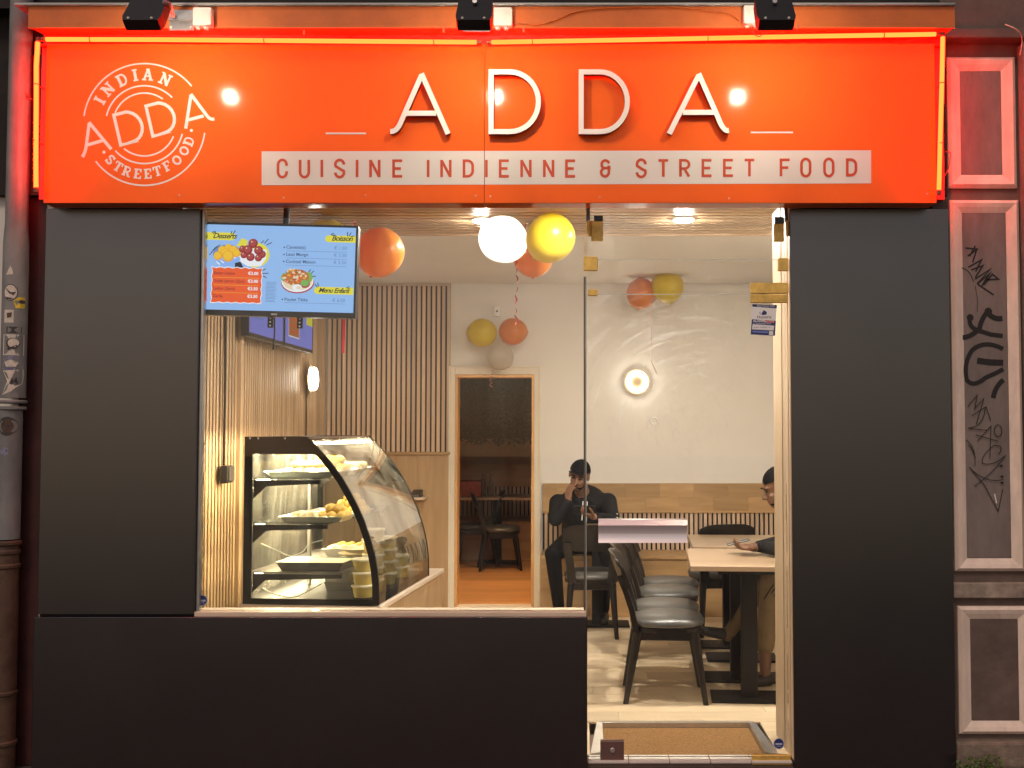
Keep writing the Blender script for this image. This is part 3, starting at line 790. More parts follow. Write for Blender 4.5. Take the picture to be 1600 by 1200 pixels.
def slab(ch):
    """bold slab-serif capitals, box 0..w x 0..1: strokes (pts, closed, width)"""
    b = .24; t = .13
    if ch == 'I': return .42, [([(.21, 0), (.21, 1)], False, b), ([(0, t / 2), (.42, t / 2)], False, t), ([(0, 1 - t / 2), (.42, 1 - t / 2)], False, t)]
    if ch == 'N': return .95, [([(.2, 0), (.2, 1)], False, .17), ([(.76, 0), (.76, 1)], False, .17), ([(.17, .95), (.78, .05)], False, .24), ([(0, t / 2), (.4, t / 2)], False, t), ([(0, 1 - t / 2), (.28, 1 - t / 2)], False, t), ([(.58, 1 - t / 2), (.96, 1 - t / 2)], False, t)]
    if ch == 'D': return .85, [([(.2, 0), (.2, 1)], False, b), ([(0, t / 2), (.45, t / 2)] + arc(.42, .5, .33, .44, -80, 80, 12) + [(.45, 1 - t / 2), (0, 1 - t / 2)], False, .16)]
    if ch == 'A': return .9, [([(.17, .05), (.44, .98)], False, .17), ([(.74, .05), (.46, .98)], False, .22), ([(.25, .36), (.66, .36)], False, t), ([(0, t / 2), (.36, t / 2)], False, t), ([(.54, t / 2), (.93, t / 2)], False, t), ([(.3, 1 - t / 2), (.56, 1 - t / 2)], False, t)]
    if ch == 'S': return .7, [(arc(.35, .72, .24, .2, 10, 200, 8) + [(.25, .56), (.48, .45)] + arc(.35, .28, .25, .2, 20, -190, 9), False, .2), ([(.62, .7), (.62, .98)], False, .1), ([(.06, .02), (.06, .3)], False, .1)]
    if ch == 'T': return .8, [([(.4, 0), (.4, 1)], False, b), ([(0, 1 - t / 2), (.8, 1 - t / 2)], False, t), ([(.06, .68), (.06, .95)], False, t), ([(.74, .68), (.74, .95)], False, t), ([(.2, t / 2), (.6, t / 2)], False, t)]
    if ch == 'R': return .85, [([(.2, 0), (.2, 1)], False, b), ([(0, 1 - t / 2), (.45, 1 - t / 2)] + arc(.44, .71, .24, .22, 80, -80, 9) + [(.45, .46), (.2, .46)], False, .15), ([(.44, .46), (.7, .04)], False, .21), ([(0, t / 2), (.38, t / 2)], False, t), ([(.62, t / 2), (.88, t / 2)], False, t)]
    if ch == 'E': return .75, [([(.2, 0), (.2, 1)], False, b), ([(0, 1 - t / 2), (.7, 1 - t / 2), ], False, t), ([(0, t / 2), (.72, t / 2)], False, t), ([(.2, .5), (.52, .5)], False, t), ([(.66, .68), (.66, 1)], False, t), ([(.68, 0), (.68, .32)], False, t)]
    if ch == 'F': return .72, [([(.2, 0), (.2, 1)], False, b), ([(0, 1 - t / 2), (.7, 1 - t / 2)], False, t), ([(0, t / 2), (.42, t / 2)], False, t), ([(.2, .5), (.52, .5)], False, t), ([(.66, .68), (.66, 1)], False, t)]
    if ch == 'O': return .9, [(arc(.45, .5, .34, .40, 0, 345, 22), True, .2)]
for ch, (cx_, cy_) in zip('INDIAN', ((305, 420), (375, 325), (495, 245), (607, 205), (715, 200), (865, 240))):
    wd, ss = slab(ch); a_ = math.atan2(LC[1] - cy_, cx_ - LC[0]) - PI / 2; hh = 102
    u = (math.cos(a_), -math.sin(a_)); v = (-math.sin(a_), -math.cos(a_))
    for pts, cl, w_ in ss: P.stroke([(cx_ + (p[0] - wd / 2) * hh * u[0] + (p[1] - .5) * hh * v[0], cy_ + (p[0] - wd / 2) * hh * u[1] + (p[1] - .5) * hh * v[1]) for p in pts], w_ * hh, cl)
for ch, (cx_, cy_) in zip('STREETFOOD', ((397, 925), (462, 984), (538, 1025), (630, 1045), (716, 1045), (797, 1023), (880, 980), (964, 930), (1026, 850), (1066, 770))):
    wd, ss = slab(ch); a_ = math.atan2(LC[1] - cy_, cx_ - LC[0]) + PI / 2; hh = 85
    u = (math.cos(a_), -math.sin(a_)); v = (-math.sin(a_), -math.cos(a_))
    for pts, cl, w_ in ss: P.stroke([(cx_ + (p[0] - wd / 2) * hh * u[0] + (p[1] - .5) * hh * v[0], cy_ + (p[0] - wd / 2) * hh * u[1] + (p[1] - .5) * hh * v[1]) for p in pts], w_ * hh, cl)
P.disc((343, 862), 13); P.disc((1088, 677), 13)
P.build('logo', M_WHITEP, sign)

# ---- recessed red channel behind the neon and the orange board above
YC = -0.20
chn = empty('neon_channel', (-0.41, 0.0, sz1), 'red channel framing the orange sign behind the neon tubes', 'sign trim')
cx0, cx1 = at(58, 200, -0.09).x, at(1478, 200, -0.09).x
zt_ = at(760, 44, YC).z
box('top_rail', (cx0, -0.05, sz1 + 0.002), (cx1, 0.0, zt_ + 0.03), M_REDCH, chn)
MB().box((cx0, -0.085, sz1 + 0.002), (cx1, -0.0505, sz1 + 0.014), None, 0.003).build('lip', M_REDCH, chn)
box('side_rail', (cx0, -0.06, sz0 + 0.03), (sx0 - 0.001, 0.0, sz1 + 0.001), M_REDCH, chn)
box('side_rail', (sx1 + 0.001, -0.06, sz0 + 0.03), (cx1, 0.0, sz1 + 0.001), M_REDCH, chn)
cb = empty('cornice_board', (-0.41, YC, zt_), 'long orange painted board above the sign, capped with zinc', 'cornice')
bx0, bx1 = at(44, 30, YC).x, at(1492, 30, YC).x
ztop = at(760, 10, YC).z
MB().prism([(YC, zt_), (YC - 0.0, ztop - 0.001), (0.0, ztop - 0.001), (0.0, zt_ + 0.028), (YC + 0.05, zt_ + 0.012)], 'X', bx0, bx1).build('board', M_ORANGEB, cb)
MB().box((bx0 - 0.06, YC - 0.015, ztop), (bx1, 0.015, ztop + 0.013), None, 0.003).build('zinc_cap', M_ZINC, cb)
for px, py in ((290, 45), (475, 50), (693, 47), (1246, 42), (818, 46)):
    q = at(px, py, YC - 0.004); MB().box((q.x - 0.004, YC - 0.006, q.z - 0.012), (q.x + 0.004, YC + 0.004, q.z + 0.01), None).build('hook', mat('hook_paint', (0.5, 0.14, 0.06), 0.5), cb)

# ---- neon tubes
def neon(pts, label, clips):
    p0 = Vector(pts[0])
    t = empty('neon_tube', p0, label, 'neon light', 'red neon tubes round the sign')
    MB().tube(pts, 0.0100, None, 10).build('glass_tube', M_NEON, t, True)
    for e in (0, -1):
        a_ = Vector(pts[e]); b_ = Vector(pts[1 if e == 0 else -2]); d_ = (a_ - b_).normalized()
        MB().tube([a_, a_ + d_ * 0.022], 0.0095, None, 10).build('electrode_cap', M_CLIP, t, True)
    for c_ in clips:
        c_ = Vector(c_); a_ = Vector(pts[0]); b_ = Vector(pts[-1]); d_ = (b_ - a_).normalized()
        MB().tube([c_ - d_ * 0.002, c_ + d_ * 0.002], 0.0112, None, 10).tube([c_, c_ + Vector((0, 0.07, 0))], 0.003, None, 6).build('clip', M_CLIP, t, True)
YN = -0.170
def nz(px, py, Y=YN): return at(px, py, Y)
def npx(px, ylist): return [nz(px, y_) for y_ in ylist]
# bent returns at both corners
neon([nz(59, 66)] + [nz(56.5 + 0.3 * math.sin(i), 66 + (293 - 66) * i / 6) for i in range(1, 7)], 'red neon tube standing along the left edge of the sign', [nz(57, 132), nz(55, 220)])
neon([nz(72, 61.5), nz(250, 62), nz(500, 64), nz(745, 66)], 'long red neon tube over the logo half of the sign', [nz(141, 61.7), nz(413, 63.3), nz(678, 65.5)])
neon([nz(768, 66), nz(1000, 62), nz(1250, 57), nz(1462, 53.5)], 'long red neon tube over the letters D and A', [nz(832, 65), nz(1106, 60), nz(1381, 55)])
neon([nz(1473, 58), nz(1471.5, 130), nz(1469, 220), nz(1467, 297)], 'red neon tube standing along the right edge of the sign', [nz(1471.5, 130), nz(1469.5, 224)])
# tangled leads of the tubes
def cable(name, pts, r, m, label=None, cat=None, par=None, group=None, seg=6):
    # smooth the polyline
    P_ = [Vector(p) for p in pts]; out = []
    for i in range(len(P_) - 1):
        p0 = P_[max(i - 1, 0)]; p1 = P_[i]; p2 = P_[i + 1]; p3 = P_[min(i + 2, len(P_) - 1)]
        for k in range(6):
            t = k / 6
            out.append(0.5 * ((2 * p1) + (p2 - p0) * t + (2 * p0 - 5 * p1 + 4 * p2 - p3) * t * t + (3 * p1 - p0 - 3 * p2 + p3) * t ** 3))
    out.append(P_[-1])
    o = MB().tube(out, r, None, seg).build(name, m, par, True)
    if label: tag(o, label, cat, group)
    return o
M_LEAD = mat('red_lead', (0.35, 0.06, 0.04), 0.5)
cable('lead_wire', [at(45, 150, -0.05), at(35, 142, -0.04), at(37, 152, -0.04), at(50, 155, -0.06)], 0.003, M_LEAD, 'small loop of lead wire beside the left neon tube', 'wire')
cable('lead_wire', [at(1400, 65, -0.12), at(1408, 68, -0.125), at(1425, 62, -0.122), at(1450, 60, -0.12)], 0.0025, M_LEAD, 'loose lead wire under the top right end of the neon', 'wire')
cable('lead_wire', [at(1478, 237, -0.05), at(1485, 240, -0.03), at(1482, 262, -0.03), at(1476, 275, -0.05)], 0.0025, M_LEAD, 'curled lead wire beside the right neon tube', 'wire')
cable('power_cable', [at(804, 36, YC - 0.004), at(850, 37, YC - 0.005), at(895, 20, YC - 0.005), at(940, 13, YC - 0.005), at(1050, 11, YC - 0.005), at(1110, 17, YC - 0.005), at(1140, 22, YC - 0.005), at(1156, 33, YC - 0.005)], 0.0042, M_ORANGEB,
      'orange painted cable sagging between two junction boxes on the board', 'cable')

# ---- junction boxes and their back plates
def jbox(px, py, lab):
    c = at(px, py, YC - 0.03); s = 0.043
    t = empty('junction_box', (c.x, YC, c.z), lab, 'junction box', 'white junction boxes on the orange board')
    MB().box((c.x - s, YC - 0.045, c.z - s), (c.x + s, YC - 0.0005, c.z + s), None, 0.008).build('housing', M_BOXW, t, True, angle=30)
    for dx in (-0.024, 0.014):
        MB().tube([(c.x + dx, YC - 0.022, c.z - s - 0.012), (c.x + dx, YC - 0.022, c.z - s + 0.002)], 0.010, None, 10).build('gland', M_BOXW, t, True)
jbox(317, 27, 'white junction box right of the leftmost floodlight bracket')
jbox(786, 27, 'white junction box right of the middle floodlight')
jbox(1176, 24, 'white junction box left of the rightmost floodlight')
cable('lead_wire', [at(780, 48, YC - 0.02), at(776, 55, YC - 0.02), at(787, 57, YC - 0.02), at(792, 49, YC - 0.02)], 0.0022, M_PLASTIC, 'thin loop of wire under the middle junction box', 'wire')
cable('lead_wire', [at(1179, 45, YC - 0.02), at(1178, 53, YC - 0.02), at(1187, 57, YC - 0.03), at(1192, 50, YC - 0.03), at(1189, 42, YC - 0.03)], 0.0022, M_PLASTIC, 'thin loop of wire under the right junction box', 'wire')

# ---- floodlights
def flood(px0, px1, lab, plate, arm_dx):
    Yh = -0.72
    a, b = at(px0, 31, Yh), at(px1, 31, Yh)
    cx_ = (a.x + b.x) / 2; hw = (b.x - a.x) / 2; zb = a.z
    t = empty('floodlight', (cx_, YC, zb), lab, 'floodlight', 'floodlights hanging over the sign')
    # head: finned back box leaning so that the lamp face looks down and back at the sign
    Mx = Matrix.Translation((cx_, Yh, zb)) @ Matrix.Rotation(R(-36), 4, 'X')
    h = MB()
    h.prism([(-hw * 0.90, 0.0), (hw * 0.90, 0.0), (hw, 0.03), (hw * 0.94, 0.16), (-hw * 0.94, 0.16), (-hw, 0.03)], 'Y', 0.0, 0.05, None, Mx)
    head = h.build('lamp_head', M_LAMPBLK, t)
    fc = MB(); fc.box((-0.024, 0.0505, 0.055), (0.024, 0.053, 0.103), None, 0, Mx)
    fc.build('led_panel', M_FLOOD, head)
    for sx_ in (-1, 1):
        q = Mx @ Vector((sx_ * hw * 0.6, -0.004, 0.006))
        MB().ell(q, 0.006, None, 10, 6).build('screw', M_BOXW, head, True)
    # yoke from the board to the head
    xa = cx_ + arm_dx
    a0 = at(plate[0] + 9, 27, YC - 0.012); side = 1 if arm_dx > 0 else 0
    MB().tube([(a0.x, YC - 0.004, a0.z), (a0.x, YC - 0.03, a0.z), (cx_ + side * (hw + 0.012), Yh + 0.07, zb + 0.075 + 0.02), (cx_ + side * (hw - 0.004), Yh + 0.05, zb + 0.10)], 0.010, None, 8).build('arm', M_GALV, t, True)
    p0_, p1_ = at(plate[0], plate[3], YC - 0.01), at(plate[2], plate[1], YC - 0.01)
    pl = MB().box((p0_.x, YC - 0.008, p0_.z), (p1_.x, YC - 0.0008, p1_.z), None, 0.001).build('base_plate', M_GALV, t)
    zm = p0_.z + (p1_.z - p0_.z) * 0.42
    MB().box((p0_.x + 0.002, YC - 0.026, zm), (p1_.x - 0.002, YC - 0.0085, zm + 0.008), None, 0.001).build('flange', M_GALV, t)
    for f_ in (0.1, 0.9):
        MB().ell((p0_.x + (p1_.x - p0_.x) * f_, YC - 0.010, p0_.z + 0.012), (0.007, 0.005, 0.007), None, 10, 6).build('bolt', M_BOXW, t, True)
flood(188, 249, 'leftmost black floodlight hanging over the logo', (264, 15, 303, 47), 0.10)
flood(711, 768, 'middle black floodlight hanging over the first letter D', (723, 30, 766, 49), 0.0)
flood(1184, 1245, 'rightmost black floodlight hanging over the last letter', (1190, 26, 1235, 45), 0.0)

# ================================================================== LEFT: DRAINPIPE
dp = empty('drainpipe', (at(18, 1185, 0.03).x, 0.03, PAVE_Z), 'grey rainwater pipe with stickers standing left of the charcoal shopfront', 'drainpipe')
YP = -0.02
def pz(py): return at(20, py, YP).z
px_ = at(20, 620, YP).x
pr = MB().lathe([(0.056, pz(622)), (0.056, pz(380)), (0.050, pz(350)), (0.050, 3.7)], (px_, YP, 0), None, 28).build('pipe', M_PIPE, dp, True)
MB().lathe([(0.052, pz(842)), (0.052, pz(640))], (px_ - 0.008, YP, 0), None, 28).build('pipe', M_PIPE, dp, True)
for py, h, rr in ((628, 0.016, 0.064), (638, 0.018, 0.060)):
    MB().lathe([(rr - 0.005, pz(py) - h / 2), (rr, pz(py) - h / 2 + 0.004), (rr, pz(py) + h / 2 - 0.004), (rr - 0.005, pz(py) + h / 2)], (px_, YP, 0), None, 28).build('collar', M_PIPE, dp, True)
ir = MB().lathe([(0.056, PAVE_Z), (0.054, pz(848)), ], (px_ - 0.012, YP, 0), None, 28).build('shoe', M_IRON, dp, True)
for py, rr in ((848, 0.064), (862, 0.060), (884, 0.061), (1082, 0.060), (1160, 0.063)):
    MB().lathe([(rr - 0.006, pz(py) - 0.012), (rr, pz(py) - 0.006), (rr, pz(py) + 0.006), (rr - 0.006, pz(py) + 0.012)], (px_ - 0.012, YP, 0), None, 28).build('collar', M_IRON, dp, True)
def pipe_patch(px0, py0, px1, py1, m, r=0.0565, shape=None, cxo=0.0, k=0):
    """thin curved sticker wrapped on the pipe"""
    cx_ = px_ + cxo; rr = r + 0.0004 + 0.0003 * k
    def ang(px):
        d_ = max(-0.97, min(0.97, (at(px, 600, YP - 0.04).x - cx_) / rr)); return math.asin(d_)
    mb = MB(); nn = 8
    if shape is None: outl = [(px0, py0), (px1, py0), (px1, py1), (px0, py1)]
    else: outl = shape
    vs_ = []; 
    # subdivide outline
    pts = []
    for i in range(len(outl)):
        a_, b_ = outl[i], outl[(i + 1) % len(outl)]
        for j in range(5): pts.append((a_[0] + (b_[0] - a_[0]) * j / 5, a_[1] + (b_[1] - a_[1]) * j / 5))
    for p in pts:
        q = ang(p[0]); vs_.append((cx_ + rr * math.sin(q), YP - rr * math.cos(q), pz(p[1])))
    cq = (sum(p[0] for p in pts) / len(pts), sum(p[1] for p in pts) / len(pts)); q = ang(cq[0])
    vs_.append((cx_ + (rr + 0.0006) * math.sin(q), YP - (rr + 0.0006) * math.cos(q), pz(cq[1])))
    n_ = len(pts)
    mb.add(vs_, [(i, (i + 1) % n_, n_) for i in range(n_)], m)
    return mb.build('sticker', m, pr)
M_SW = mat('paper_sticker_white', (0.62, 0.55, 0.46), 0.6, var=0.2, scale=60)
M_SP = mat('paper_sticker_blue', (0.33, 0.31, 0.38), 0.6, var=0.5, scale=90, col2=(0.06, 0.07, 0.16))
M_SD = mat('paper_sticker_dark', (0.05, 0.04, 0.04), 0.6, var=0.4, scale=70)
M_SY = mat('paper_sticker_yellow', (0.70, 0.50, 0.03), 0.6, var=0.2, scale=60)
def circ(cx_, cy_, rx, ry, n=14): return [(cx_ + rx * math.cos(2 * PI * i / n), cy_ + ry * math.sin(2 * PI * i / n)) for i in range(n)]
pipe_patch(0, 0, 0, 0, M_SD, shape=circ(15.5, 459, 10.5, 13)); pipe_patch(0, 0, 0, 0, M_SW, shape=circ(15.5, 459, 9.4, 11.6), k=2)
pipe_patch(0, 0, 0, 0, M_SD, shape=[(8, 452), (20, 464), (24, 458), (15, 462)], k=4); pipe_patch(0, 0, 0, 0, M_SD, shape=[(9, 466), (20, 468), (17, 470), (10, 469)], k=4)
pipe_patch(0, 0, 0, 0, M_SY, shape=[(20, 472), (27, 466), (35, 466), (36, 475), (31, 483), (23, 483)]); pipe_patch(0, 0, 0, 0, M_SD, shape=circ(29.5, 473, 3.2, 3), k=3)
pipe_patch(7, 486, 21, 506, M_SW); pipe_patch(0, 0, 0, 0, M_IRON, shape=[(11, 491), (19, 490), (18, 497), (12, 499)], k=3)
pipe_patch(11, 512, 30, 522, M_SD)
pipe_patch(6, 524, 33, 556, M_SW); pipe_patch(0, 0, 0, 0, M_SD, shape=circ(20, 538, 9, 9), k=2); pipe_patch(0, 0, 0, 0, M_SW, shape=circ(21, 537, 7.2, 7), k=4); pipe_patch(0, 0, 0, 0, M_SD, shape=[(13, 546), (26, 540), (27, 543), (15, 549)], k=6)
pipe_patch(6, 557, 31, 579, M_SP); pipe_patch(0, 0, 0, 0, M_SW, shape=[(9, 566), (19, 563), (28, 567), (25, 574), (12, 574)], k=3)
pipe_patch(0, 0, 0, 0, M_SW, shape=[(7, 580), (33, 578), (31, 600), (20, 612), (6, 618), (14, 596)]); pipe_patch(0, 0, 0, 0, M_SD, shape=[(17, 600), (21, 590), (23, 598), (26, 589), (28, 602), (24, 594), (21, 602)], k=3)
pipe_patch(0, 0, 0, 0, M_SW, shape=[(8, 432), (15, 418), (18, 424), (19, 431)])
pipe_patch(0, 0, 0, 0, M_SD, shape=circ(14, 666, 13.5, 15), r=0.0525, cxo=-0.008); pipe_patch(0, 0, 0, 0, M_IRON, shape=circ(14, 666, 9, 10), r=0.0525, cxo=-0.008, k=2); pipe_patch(0, 0, 0, 0, M_SD, shape=[(8, 666), (13, 664), (14, 659), (16, 664), (21, 666), (16, 668), (14, 674), (12, 668)], r=0.0525, cxo=-0.008, k=4)
pipe_patch(0, 0, 0, 0, M_SP, shape=circ(11, 705, 7, 6.5), r=0.0525, cxo=-0.008)
# dark pilaster between pipe and cladding
tag(MB().box((-2.70, 0.04, PAVE_Z), (-2.58, 0.119, 3.57), None, 0.004).build('pilaster_strip', M_BURG), 'dark burgundy painted strip between the drainpipe and the charcoal panel', 'pilaster')

# ================================================================== RIGHT: NEIGHBOUR'S PANELLED WOODWORK
nb_ = empty('neighbour_shopfront', (2.2, 0.1, PAVE_Z), 'old taupe wooden shopfront with cream mouldings and black graffiti', 'shopfront')
YR = 0.06
def rb(name, px0, py0, px1, py1, y0, y1, m, bev=0.004):
    a, b = at(px0, py1, y0), at(px1, py0, y0)
    # one X for the whole height: verticals are vertical
    xm0 = at(px0, 600, y0).x; xm1 = at(px1, 600, y0).x
    return MB().box((xm0, y0, a.z), (xm1, y1, b.z), None, bev).build(name, m, nb_)
x_l, x_r = at(1480, 600, YR).x, 3.4
MB().box((x_l - 0.06, YR, at(1550, 1160, YR).z), (x_r, 0.3, 3.60)).build('backboard', M_PILD, nb_)
def frame_panel(px0, py0, px1, py1, bw_, m_frame, m_panel, raised=0.03):
    a, b = at(px0, py1, YR - raised), at(px1, py0, YR - raised)
    X0, X1 = at(px0, 600, YR).x, at(px1, 600, YR).x; Z0, Z1 = a.z, b.z; w_ = bw_
    y0, y1 = YR - raised, YR - 0.001
    t_ = MB()
    # mitred bevelled moulding, four pieces
    prof = [(0, 0.0), (0, -0.55), (0.25, -1.0), (0.55, -0.8), (1.0, -0.35), (1.0, 0.0)]
    for k in range(4):
        vs_ = []
        for e in (0, 1):
            for u, d_ in prof:
                o = u * w_
                yy = y1 + d_ * (y1 - y0)
                if k == 0: p = ((X0 + o) if e == 0 else (X1 - o), yy, Z0 + o)
                if k == 1: p = ((X1 - o), yy, (Z0 + o) if e == 0 else (Z1 - o))
                if k == 2: p = ((X1 - o) if e == 0 else (X0 + o), yy, Z1 - o)
                if k == 3: p = (X0 + o, yy, (Z1 - o) if e == 0 else (Z0 + o))
                vs_.append(p)
        n_ = len(prof)
        MB().add(vs_, [(i, (i + 1) % n_, n_ + (i + 1) % n_, n_ + i) for i in range(n_)] + [list(range(n_))[::-1], list(range(n_, 2 * n_))]).build('moulding', m_frame, nb_)
    return MB().box((X0 + w_ + 0.001, YR - 0.012, Z0 + w_ + 0.001), (X1 - w_ - 0.001, YR - 0.0005, Z1 - w_ - 0.001), None, 0.002).build('panel', m_panel, nb_)
frame_panel(1484, 88, 1592, 293, 0.066, M_PILC, M_PILA)
gp = frame_panel(1486, 312, 1594, 893, 0.060, M_PILC, M_PILA)
frame_panel(1489, 948, 1602, 1148, 0.060, M_PILC, M_PILD)
MB().box((x_l - 0.02, YR - 0.035, at(1550, 933, YR).z), (x_r, YR - 0.001, at(1550, 909, YR).z), None, 0.006).build('rail', mat('scraped_cream_paint', (0.46, 0.36, 0.28), 0.7, var=0.5, scale=12, col2=(0.16, 0.115, 0.09)), nb_)
MB().box((x_l - 0.03, -0.005, at(1550, 44, -0.02).z), (x_r, YR - 0.001, 3.62), None, 0.006).build('fascia', M_PILD, nb_)
MB().box((x_l - 0.03, -0.03, at(1550, 60, -0.02).z), (x_r, YR - 0.002, at(1550, 45, -0.02).z), None, 0.006).build('cornice', M_PILD, nb_)
MB().box((x_l, -0.0, PAVE_Z), (x_r, 0.3, at(1550, 1160, 0.0).z), None, 0.012).build('plinth', M_STONE, nb_)
MB().box((at(1597, 600, YR).x, -0.02, at(1550, 900, YR).z), (x_r, YR - 0.001, 3.4), None, 0.006).build('pilaster_edge', M_PILA, nb_)
cable('hanging_wire', [at(1570, 38, -0.11), at(1588, 46, -0.11), at(1597, 60, -0.04), at(1594, 86, 0.0)], 0.003, M_PILC, 'thin pale wire curling down the right neighbour fascia', 'wire')
# graffiti: flat print on the tall panel (photo pixels)
Yg = YR - 0.0135
def gf(px, py): q = at(px, py, Yg); return (at(px, 600, Yg).x, q.z)
def gz(x, y_): return gf(1440 + x / 3, 300 + y_ / 3)
def gz2(x, y_): return gf(1490 + x * 0.225, 560 + y_ * 0.225)
P = Print(gz, Yg)
for s in ([(215, 262), (275, 268)], [(262, 252), (235, 300)], [(225, 300), (268, 270), (248, 330)], [(228, 352), (290, 318), (262, 372)], [(240, 365), (296, 345), (260, 400)], [(258, 408), (330, 362), (268, 430)], [(270, 430), (330, 380), (300, 430)], [(300, 435), (340, 385), (368, 408), (310, 412)], [(318, 395), (290, 440)], [(270, 432), (345, 482)]):
    P.stroke(s, 7)
P.stroke(bez((193, 355), (235, 360), (250, 420), 8), 4); P.stroke([(258, 440), (268, 500), (266, 560)], 2.5)
def fat(s, wd): P.stroke(s, wd)
fat(bez((195, 682), (235, 680), (275, 640), 8) + bez((275, 640), (290, 580), (320, 558), 8)[1:], 22)
fat(bez((232, 588), (218, 640), (290, 655), 8) + [(330, 668), (384, 674)], 20)
fat(bez((312, 562), (340, 600), (384, 592), 8), 24)
fat(bez((384, 735), (300, 690), (240, 740), 8) + bez((240, 740), (195, 800), (212, 880), 8)[1:] + bez((212, 880), (240, 920), (300, 870), 8)[1:] + [(350, 848), (384, 830)], 20)
fat([(262, 790), (320, 798), (384, 800)], 28)
fat(bez((384, 880), (345, 910), (334, 965), 8), 22)
P.disc((232, 588), 16); P.disc((318, 560), 18)
P2 = Print(gz2, Yg - 0.006)
for s in ([(92, 335), (160, 255), (140, 350), (205, 278), (150, 455)], [(120, 398), (220, 335), (250, 432)], bez((215, 340), (200, 480), (92, 484), 8), [(92, 484), (220, 500), (252, 470)], [(155, 575), (252, 470), (240, 690)], [(145, 530), (300, 575)],
          bez((300, 665), (350, 600), (270, 605), 8) + bez((270, 605), (170, 680), (190, 730), 8)[1:] + bez((190, 730), (270, 750), (350, 672), 8)[1:], bez((350, 672), (260, 800), (128, 888), 8), bez((98, 755), (200, 870), (330, 842), 8), [(98, 755), (200, 880), (292, 1060), (326, 905)],
          bez((78, 565), (150, 620), (135, 745), 8), bez((90, 600), (120, 620), (140, 690), 6)):
    P2.stroke(s, 5.5)
P2.stroke([(300 + 26 * math.cos(t / 14 * 2 * PI), 502 + 42 * math.sin(t / 14 * 2 * PI)) for t in range(14)], 6, True)
for c_ in ((318, 745), (322, 820), (322, 862)): P2.disc(c_, 11, None, 8)
P2.stroke([(268, 940), (275, 975), (282, 1005)], 8, False, mat('white_scratch', (0.8, 0.75, 0.68), 0.6))
P.build('graffiti', M_GRAF, gp); P2.build('graffiti', M_GRAF, gp)
for (px, py, wd, hg) in ((1597, 362, 5, 8), (1597, 390, 4, 3), (1598, 432, 3, 3), (1597, 480, 4, 3), (1596, 640, 4, 1.5), (1597, 690, 4, 1.5)):
    pass
# weeds at the foot of the neighbour's plinth
rng = random.Random(3)
for k, (px, lab) in enumerate(((1518, 'small green weed at the foot of the right stone plinth, nearer the charcoal panel'), (1546, 'small green weed at the foot of the right stone plinth, nearer the frame edge'))):
    c = at(px, 1196, -0.05); c.z = PAVE_Z
    t = empty('weed', c, lab, 'weed', 'weeds at the foot of the plinth')
    lf = MB(); stm = MB()
    for i in range(70):
        a_ = rng.uniform(0, 2 * PI); h = rng.uniform(0.01, 0.075); r_ = rng.uniform(0.0, 0.085)
        p = Vector((c.x + r_ * math.cos(a_), c.y + 0.4 * r_ * math.sin(a_), PAVE_Z + h * (1 - r_ * 4)))
        d_ = Vector((rng.uniform(-1, 1), rng.uniform(-1, 1), rng.uniform(-.4, .8))).normalized(); u = d_.orthogonal().normalized(); L_ = rng.uniform(0.012, 0.024)
        lf.add([p, p + d_ * L_ * .5 + u * L_ * .35, p + d_ * L_, p + d_ * L_ * .5 - u * L_ * .35], [(0, 1, 2, 3)])
        if i % 6 == 0: stm.tube([(c.x + 0.2 * (p.x - c.x), c.y, PAVE_Z), p], 0.0015, None, 5)
    tag(lf.build('leaves', mat('weed_green', (0.07, 0.12, 0.02), 0.6, var=0.4, scale=40), t), kind='stuff'); stm.build('stem', MATS['weed_green'], t)

# ================================================================== DOORMAT
dm = empty('doormat', (0.49, 0.38, -0.05), 'brown coir doormat sunk in an aluminium frame inside the glass door', 'doormat')
MB().box((0.10, 0.13, -0.062), (0.87, 0.63, -0.022), None, 0.004).build('coir', M_COIR, dm)
f4 = MB()
f4.box((0.085, 0.632, -0.06), (0.885, 0.654, 0.006), None, 0.001)
f4.build('frame_bar', M_STEEL, dm)
MB().prism([(0.032, 0.101), (0.098, 0.13), (0.098, 0.63), (0.085, 0.654), (0.070, 0.654)], 'Z', -0.06, 0.004).build('frame_bar', M_TILE, dm)
MB().prism([(0.872, 0.63), (0.872, 0.13), (0.93, 0.101), (0.905, 0.654), (0.886, 0.654)], 'Z', -0.06, 0.003).build('frame_bar', M_STEEL, dm)
box('well_floor', (0.03, 0.10, -0.08), (0.93, 0.655, -0.063), M_GROUT, dm)

# ================================================================== LAMPS INSIDE
M_DL = emit('downlight_glow', (1.0, 0.915, 0.80), L_DOWN)
M_WHITEMET = mat('white_enamel', (0.8, 0.78, 0.74), 0.4)
def downlight(x, y_, lab, z=ZC - 0.045, group='recessed ceiling downlights', hidden=False):
    t = empty('downlight', (x, y_, z), lab, 'downlight', group)
    MB().lathe([(0.055, -0.010), (0.062, -0.010), (0.064, 0.0), (0.064, 0.02), (0.050, 0.02), (0.050, -0.008), (0.055, -0.0095)], (x, y_, z), None, 24, None, False).build('trim_ring', M_WHITEMET, t, True)
    MB().lathe([(0.0, -0.0165), (0.045, -0.0165), (0.0485, -0.0125), (0.0485, -0.004), (0, -0.004)], (x, y_, z), None, 24).build('diffuser', M_DL, t)
    return t
q1, q2 = atz(754, 344, ZC - 0.05), atz(1068, 343, ZC - 0.05)
downlight(q1.x, q1.y, 'round ceiling downlight glowing beside the white balloon')
downlight(q2.x, q2.y, 'round ceiling downlight glowing above the glass door')
downlight(1.5, q2.y, 'round ceiling downlight near the right wall, hidden past the door jamb')
downlight(0.0, 0.50, 'round ceiling downlight close behind the sign, above the window head')
